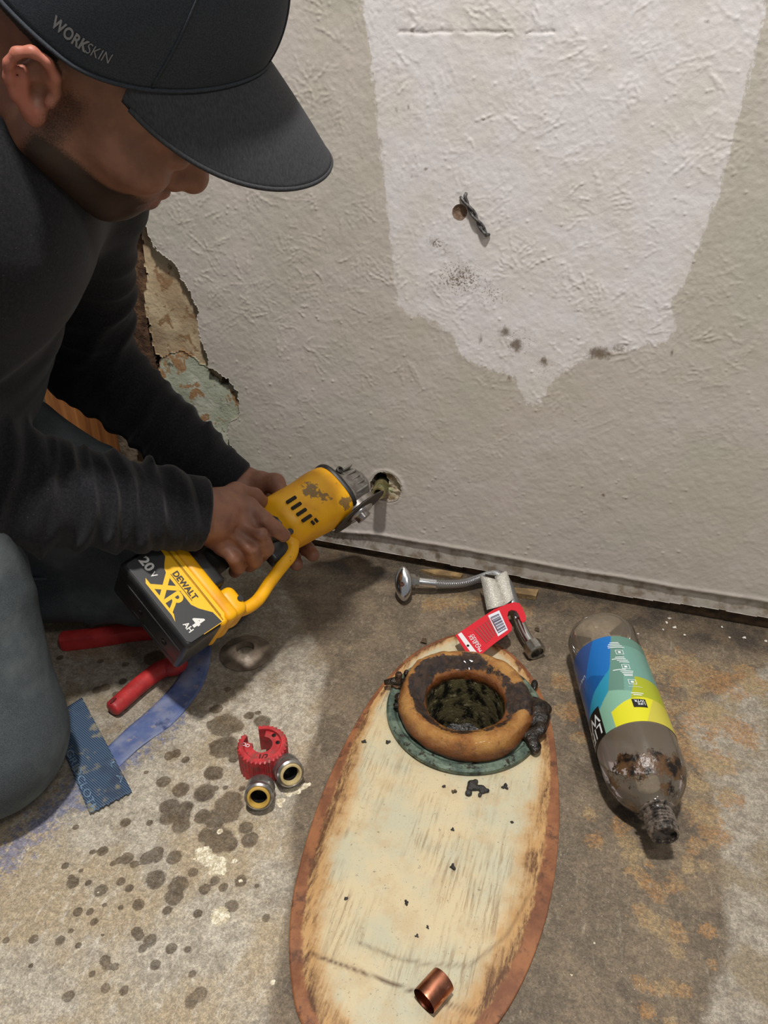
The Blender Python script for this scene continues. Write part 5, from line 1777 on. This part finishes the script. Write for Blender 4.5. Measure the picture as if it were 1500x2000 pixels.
# left hand (farther): thumb over the barrel, fingers beneath it
lw = J['Lw']
B.cone(lw, at(480, 958, .995), .026, .027, .012)
B.cone(at(478, 960, .995), at(520, 1000, 1.035), .028, .024, .014)
B.cone(at(500, 990, 1.02), at(550, 1030, 1.045), .022, .016, .012)
B.chain([at(474, 950, .985), at(508, 942, .975), at(537, 944, .966), at(548, 962, .957)], [.0175, .0135, .0122, .0108], .005, .012)
B.chain([at(540, 1015, 1.045), at(580, 1050, 1.03), at(600, 1072, 1.010), at(611, 1084, .995)], [.0125, .0108, .0100, .0088], .0025, .008)
B.chain([at(530, 1040, 1.045), at(556, 1074, 1.03), at(572, 1092, 1.010), at(579, 1102, .995)], [.0125, .0108, .0100, .0088], .0025, .008)
B.chain([at(515, 1050, 1.04), at(530, 1082, 1.025), at(540, 1098, 1.005)], [.0118, .0102, .0090], .0025, .008)
Vb, Fb = B.mesh()
del B
L_ = (Vb - HO) @ HM * 1000.
x_, y_, z_ = L_[:, 0], L_[:, 1], L_[:, 2]
near = np.linalg.norm(L_ - [20, 0, -10], axis=1) < 170
jawl = -22 - .22 * (x_ - 5)
beard = sstep(jawl - z_, -3, 16) * sstep(x_, -8, 14) * near
beard *= 1 - .75 * np.exp(-((x_ - 94) / 16) ** 2 - (y_ / 26) ** 2 - ((z_ + 56) / 13) ** 2)
beard = np.maximum(beard, .50 * np.exp(-((z_ + 41) / 5) ** 2 - (y_ / 26) ** 2) * (x_ > 82) * near)
beard = np.maximum(beard, .55 * sstep(x_, -2, 10) * sstep(x_, 34, 16) * sstep(-z_, -30, 0) * (np.abs(y_) > 50) * near)
beard *= sstep(-z_, 150, 112)
lips = np.exp(-((z_ + 55.5) / 9) ** 2 - (y_ / 22) ** 2) * (x_ > 84) * near
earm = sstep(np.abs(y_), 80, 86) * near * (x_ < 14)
brow = np.exp(-((z_ - 26) / 5) ** 2) * sstep(np.abs(y_), 12, 18) * sstep(-np.abs(y_), -54, -44) * (x_ > 70) * near
hair_ = sstep(z_, 8, 34) * sstep(-x_, -32, 2) * near * (1 - earm)
mskin = M('skin', Roughness=.52)
mskin.b.inputs['Subsurface Weight'].default_value = .06
mskin.b.inputs['Subsurface Radius'].default_value = (.006, .002, .001)
k1, k2 = mskin.attr('k1'), mskin.attr('k2')
c_ = mskin.mix(mskin.rng(mskin.noise(40, 5), .36, .66), S(150, 104, 82), S(128, 86, 68))
c_ = mskin.mix(mskin.math('MULTIPLY', k1[1], .6), c_, S(150, 82, 78))
c_ = mskin.mix(mskin.math('MULTIPLY', k1[2], .65), c_, S(190, 112, 92))  # redder, paler ears: light scattering through thin skin painted as colour
st_ = mskin.noise(900, 3, .7)
c_ = mskin.mix(mskin.math('MULTIPLY', mskin.edge(k1[0], st_, .9, .30), .90), c_, S(28, 20, 16))
c_ = mskin.mix(mskin.math('MULTIPLY', mskin.edge(k2[0], st_, .7, .25), .9), c_, S(26, 19, 15))
c_ = mskin.mix(mskin.math('MULTIPLY', k2[1], .75), c_, S(44, 32, 24))
mskin.col(c_)
mskin.bump(mskin.vor(420), .12, .0006)
mskin.bump(mskin.noise(120, 5), .18, .0012)
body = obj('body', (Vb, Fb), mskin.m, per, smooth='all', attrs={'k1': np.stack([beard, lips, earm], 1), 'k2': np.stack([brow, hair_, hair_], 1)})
body['label'] = 'brown skin of face and hands, short dark beard'


def sphere(c, r, Mx, n=24):
    a = np.linspace(0, math.pi, n // 2 + 1)
    b = np.linspace(0, 2 * math.pi, n + 1)
    g = np.array([[np.asarray(c) + Mx @ (np.array([math.sin(p) * math.cos(q), math.sin(p) * math.sin(q), math.cos(p)]) * r) for q in b] for p in a])
    return Geo().grid(g)


mnail = simple('fingernail', S(196, 152, 132), None, rough=.3)
for (p, q, up, sc) in [(at(545, 1039, .886), at(554, 1046, .891), camvec(.25, -.55, -.80), 1.0), (at(543, 952, .961), at(549, 964, .957), camvec(.35, -.15, -.92), 1.25), (at(603, 1076, 1.008), at(612, 1085, .994), camvec(.4, .3, -.86), .9)]:
    t_ = unit(q - p)
    up = unit(up - t_ * (up @ t_))
    sd = np.cross(t_, up)
    obj('fingernail', sphere(q + up * .0064 * sc - t_ * .002, np.array([.0062, .0050, .0022]) * sc, np.stack([t_, sd, up], 1)), mnail, per, smooth='all')

# shirt
mshirt = M('charcoal_knit', Roughness=.92)
mshirt.b.inputs['Specular IOR Level'].default_value = .15
mshirt.b.inputs['Sheen Weight'].default_value = .12
c_ = mshirt.mix(mshirt.rng(mshirt.noise(420, 4, .7), .35, .68), S(23, 23, 26), S(37, 36, 40))
c_ = mshirt.mix(mshirt.math('MULTIPLY', mshirt.rng(mshirt.noise(900, 2), .72, .76), .5), c_, S(150, 140, 130))
mshirt.col(c_)
mshirt.bump(mshirt.noise(900, 3, .7), .25, .0008)
Sh = Field((-1.0, -.66, .05), (-.30, -.06, .80), .0026)


def folds(p, q, amps, side):
    p, q = np.asarray(p), np.asarray(q)
    ax = unit(q - p)
    s1 = unit(np.asarray(side) - ax * (np.asarray(side) @ ax))
    Ln = np.linalg.norm(q - p)

    def f(X, Y, Z, t):
        u = ((X - p[0]) * s1[0] + (Y - p[1]) * s1[1] + (Z - p[2]) * s1[2]) / .05
        d = 0
        for am, fq, sk, ph in amps:
            q_ = fq * t + sk * u + .30 * np.sin(6.3 * t + 1.6 * u + ph) + .16 * np.sin(13.7 * t - 2.1 * u + 2 * ph)
            w_ = (.5 + .5 * np.sin(2 * math.pi * q_ + ph)) ** 2.2
            env = (.5 + .5 * (.5 + .5 * np.sin(2.3 * u + 7.1 * t + 3 * ph))) * (1 - .65 * np.clip((t - .7) / .3, 0, 1))
            d = d + am * (w_ - .3) * env
        return d
    return f


sU = camvec(0, -1, 0)
Sh.cone(J['pelvis'] + np.array([0, 0, .0]), J['belly'], .142, .146, .04)
Sh.cone(J['belly'], J['chest'], .146, .138, .05, disp=folds(J['belly'], J['chest'], [(.006, 1.6, .30, .4), (.005, 2.2, -.35, 1.0)], camvec(1, 0, 0)), pad=.01)
Sh.cone(J['Ls'], J['Rs'], .066, .066, .06)
Sh.cone(J['chest'], lerp(J['chest'], c7, .80), .110, .080, .05)
Sh.cone(J['Ls'], J['Le'], .058, .053, .035, disp=folds(J['Ls'], J['Le'], [(.004, 3, .8, .2), (.003, 6, -.5, 1.1)], camvec(1, 0, 0)), pad=.01)
Sh.cone(J['Le'], J['Lw'], .053, .034, .02, disp=folds(J['Le'], J['Lw'], [(.0045, 4.0, .30, .3), (.0052, 9.5, .30, 2.0)], camvec(1, -.3, 0)), pad=.01)
Sh.cone(J['Rs'], J['Re'], .064, .062, .035, disp=folds(J['Rs'], J['Re'], [(.004, 4, .6, .7)], sU), pad=.01)
Sh.cone(J['Re'], J['Rw'], .066, .0405, .02, disp=folds(J['Re'], J['Rw'], [(.0065, 3.4, .30, .3), (.0068, 8.5, .38, 2.0), (.0042, 14, .34, 1.1)], sU), pad=.012)
dl, dr = unit(J['Lw'] - J['Le']), unit(J['Rw'] - J['Re'])
Sh.clip_local(J['Lw'] - dl * .002, dl, .075)
Sh.clip_local(J['Rw'] + dr * .002, dr, .085)
# neckline: hollow out around the neck
Sh.cone(h(-30, 0, -45), c7 + (c7 - h(-30, 0, -45)) * .15, .060, .067, .004, 'sub')
Vs, Fs = Sh.mesh()
del Sh
obj('shirt', (Vs, Fs), mshirt.m, per, smooth='all')
ccol = h(-70, 0, -104)
nz = unit(h(-30, 0, -45) - c7)
nx = HM[:, 1]
ny = np.cross(nz, nx)
obj('collar', Geo().tube(np.array([c7 + nz * (.004 + .010 * math.cos(a)) + (nx * math.cos(a) * .068 + ny * math.sin(a) * .068) for a in np.linspace(0, 2 * math.pi, 50)]), .0055, 10, caps=False), mshirt.m, per, smooth='all')
for pt, dd, r_, tilt in ((J['Lw'], dl, .0355, 0), (J['Rw'], dr, .0405, 0)):
    obj('cuff', Geo().lathe([(r_ - .004, -.024), (r_ + .0008, -.021), (r_ + .0010, -.002), (r_ - .001, .0015), (r_ - .006, .0005)], pt, dd, 48, closed_ends=False), mshirt.m, per, smooth='all')

# jeans
mjean = M('blue_jeans', Roughness=.88)
mjean.b.inputs['Specular IOR Level'].default_value = .2
c_ = mjean.mix(mjean.rng(mjean.noise(1300, 2, .7), .3, .7), S(55, 61, 67), S(86, 92, 95))
c_ = mjean.mix(mjean.math('MULTIPLY', mjean.rng(mjean.noise(12, 4), .42, .66), .7), c_, S(104, 112, 114))
mjean.col(c_)
mjean.bump(mjean.noise(1300, 2), .3, .0008)
mjean.bump(mjean.noise(60, 4), .25, .003)
Jn = Field((-1.05, -.68, -.004), (-.40, -.06, .45), .0032)
Jn.cone(J['pelvis'], J['Lh'], .112, .105, .04)
Jn.cone(J['pelvis'], J['Rh'], .112, .100, .04)
Jn.cone(J['Lh'], J['Lk'], .102, .074, .03, disp=folds(J['Lh'], J['Lk'], [(.004, 3, .7, .4)], sU), pad=.01)
Jn.cone(J['Lk'], J['Ls2'], .074, .070, .02)
Jn.cone(J['Ls2'], J['La'], .072, .055, .02, disp=folds(J['Ls2'], J['La'], [(.003, 4, .7, .9)], sU), pad=.01)
Jn.cone(J['Rh'], J['Rk'], .098, .078, .03, disp=folds(J['Rh'], J['Rk'], [(.003, 2, .5, .9)], camvec(1, 0, 0)), pad=.01)
Jn.cone(J['Rk'], J['Rc'], .078, .072, .02)
Jn.cone(J['Rc'], J['Ra'], .072, .05, .02)
Vj, Fj = Jn.mesh()
del Jn
Vj[:, 2] = np.maximum(Vj[:, 2], .0012 + .002 * np.abs(np.sin(Vj[:, 0] * 40)))
jn = obj('jeans', (Vj, Fj), mjean.m, per, smooth='all')

seam = []
for t in np.linspace(.02, .75, 30):
    p = lerp(J['Ls2'], J['La'], t)
    axs = unit(J['La'] - J['Ls2'])
    v = CAM - p
    v = unit(v - axs * (v @ axs))
    v = unit(v + camvec(0, .10, 0))
    seam.append(p + v * (.0735 - .017 * t))
obj('seam', Geo().tube(np.array(seam), .0022, 8), simple('denim_seam', S(96, 106, 116), S(70, 80, 92), 900, .9), jn, smooth='all')

# cap
CR_ = dict(cx=-4.0, ax=101.0, ay=84.0)


def cap_base(ph, grow=0.0):
    x = CR_['cx'] + (CR_['ax'] + grow) * math.cos(ph)
    y = (CR_['ay'] + grow) * math.sin(ph)
    return np.array([x, y, 34 + 58 * max(0.0, math.cos(ph)) ** 1.6 - 6 * max(0.0, -math.cos(ph))])


def cap_pt(ph, t, grow=0.0):
    """t 0 at the sweatband, 1 at the button"""
    b = cap_base(ph, grow)
    top = np.array([-8.0, 0, 176.0 + grow])
    q = t * math.pi / 2
    front = max(0.0, math.cos(ph))
    e = 1.0 + .22 * front
    rr_ = math.cos(q) ** (.62 * e + .06)
    hh_ = math.sin(q) ** 1.02
    c0 = np.array([CR_['cx'], 0, b[2]])
    P = c0 + (b - c0) * rr_
    P[0] += (top[0] - CR_['cx']) * hh_
    P[2] = b[2] + (top[2] - b[2]) * hh_
    return P


capm = M('charcoal_cap_fabric', Roughness=.78)
capm.b.inputs['Specular IOR Level'].default_value = .25
fw_ = capm.noise(1100, 2)
capm.col(capm.mix(capm.rng(fw_, .35, .65), S(46, 50, 56), S(58, 62, 68)))
capm.bump(fw_, .2, .0006)
brm = M('charcoal_brim_fabric', Roughness=.8)
brm.b.inputs['Specular IOR Level'].default_value = .25
fb_ = brm.noise(900, 3, .6, vec=brm.scaled((1, 1, .3)))
brm.col(brm.mix(brm.math('MULTIPLY', brm.rng(brm.noise(1500, 2), .72, .76), .5), brm.mix(brm.rng(fb_, .3, .7), S(52, 53, 56), S(66, 67, 70)), S(150, 150, 150)))
brm.bump(fb_, .3, .0006)
nphi, ntt = 121, 40
gout = np.array([[h(*cap_pt(2 * math.pi * i / (nphi - 1), j / (ntt - 1) * .995)) for j in range(ntt)] for i in range(nphi)])
gin = np.array([[h(*cap_pt(2 * math.pi * i / (nphi - 1), j / (ntt - 1) * .995, -2.2)) for j in range(ntt)] for i in range(nphi)])
cap = obj('cap', Geo().grid(gout, thick=gin - gout), capm.m, per, smooth='all')
cap['label'] = 'dark charcoal baseball cap with grey side lettering'
for ph in (0.0, math.pi / 3, -math.pi / 3, 2 * math.pi / 3, -2 * math.pi / 3, math.pi):
    obj('cap_seam', Geo().tube(np.array([h(*cap_pt(ph, t, .25)) for t in np.linspace(0.02, .97, 40)]), .0009, 6), capm.m, cap, smooth='all')
obj('cap_button', sphere(h(-8, 0, 177), np.array([.007, .007, .004]), HM), capm.m, cap, smooth='all')
obj('cap_edge', Geo().tube(np.array([h(*(cap_base(2 * math.pi * k / 80, .4) + np.array([0, 0, .5]))) for k in range(81)]), .0015, 6, caps=False), capm.m, cap, smooth='all')


def brim_pt(s_, t, dz=0.0):
    """s across -1..1, t 0 at the crown .. 1 at the edge"""
    ph = s_ * math.radians(67)
    b = cap_base(ph)
    Ln = 80.0 * max(0.0, 1 - abs(s_) ** 2.6) ** .60 + 1.5
    P = b + np.array([1.0, .12 * math.sin(ph), 0]) * (Ln * t)
    drop = .20 * Ln * t + 4 * t * t * (Ln / 80)
    P[2] = b[2] - drop - 9.0 * (abs(P[1]) / 80.0) ** 2 * t + dz
    return P


gb1 = np.array([[h(*brim_pt(s_, t)) for t in np.linspace(0, 1, 24)] for s_ in np.linspace(-1, 1, 81)])
gb2 = np.array([[h(*brim_pt(s_, t, -2.6)) for t in np.linspace(0, 1, 24)] for s_ in np.linspace(-1, 1, 81)])
brim = obj('brim', Geo().grid(gb1, thick=gb2 - gb1), brm.m, cap, smooth='all')
obj('brim_edge', Geo().tube(np.array([h(*brim_pt(s_, 1.0, -1.3)) for s_ in np.linspace(-.995, .995, 90)]), .0019, 8), brm.m, cap, smooth='all')
mtx = simple('grey_cap_print', S(132, 130, 130), None, rough=.5)


def captext(ph0, t0):
    def f(x, y):
        ph = ph0 + x / 96.0
        return h(*cap_pt(ph, t0 + y / 135.0, .5))
    return f


letters('lettering', 'WORK', 6.6, captext(math.radians(-97), .062), mtx, cap, maxlen=2.0, bold=.035, spacing=1.05)
letters('lettering', 'SKIN', 6.6, captext(math.radians(-84.6), .062), mtx, cap, maxlen=2.0, bold=-.004)
mhair = simple('black_hair', S(24, 19, 15), S(48, 38, 30), 700, .8, bump=(900, .8, .002))
Hf = Field(h(-40, 0, 20) - .14, h(-40, 0, 20) + .14, .002)
Hf.ell(h(-9, 0, 45), (.1015, .0790, .0885), HM, 0)
Hf.clip(h(0, 0, 22), -HM[:, 2] - HM[:, 0] * .05)
Hf.clip(h(2, 0, 0), HM[:, 0] + HM[:, 2] * .25)
Vh, Fh = Hf.mesh()
obj('hair', (Vh, Fh), mhair, per, smooth='all')
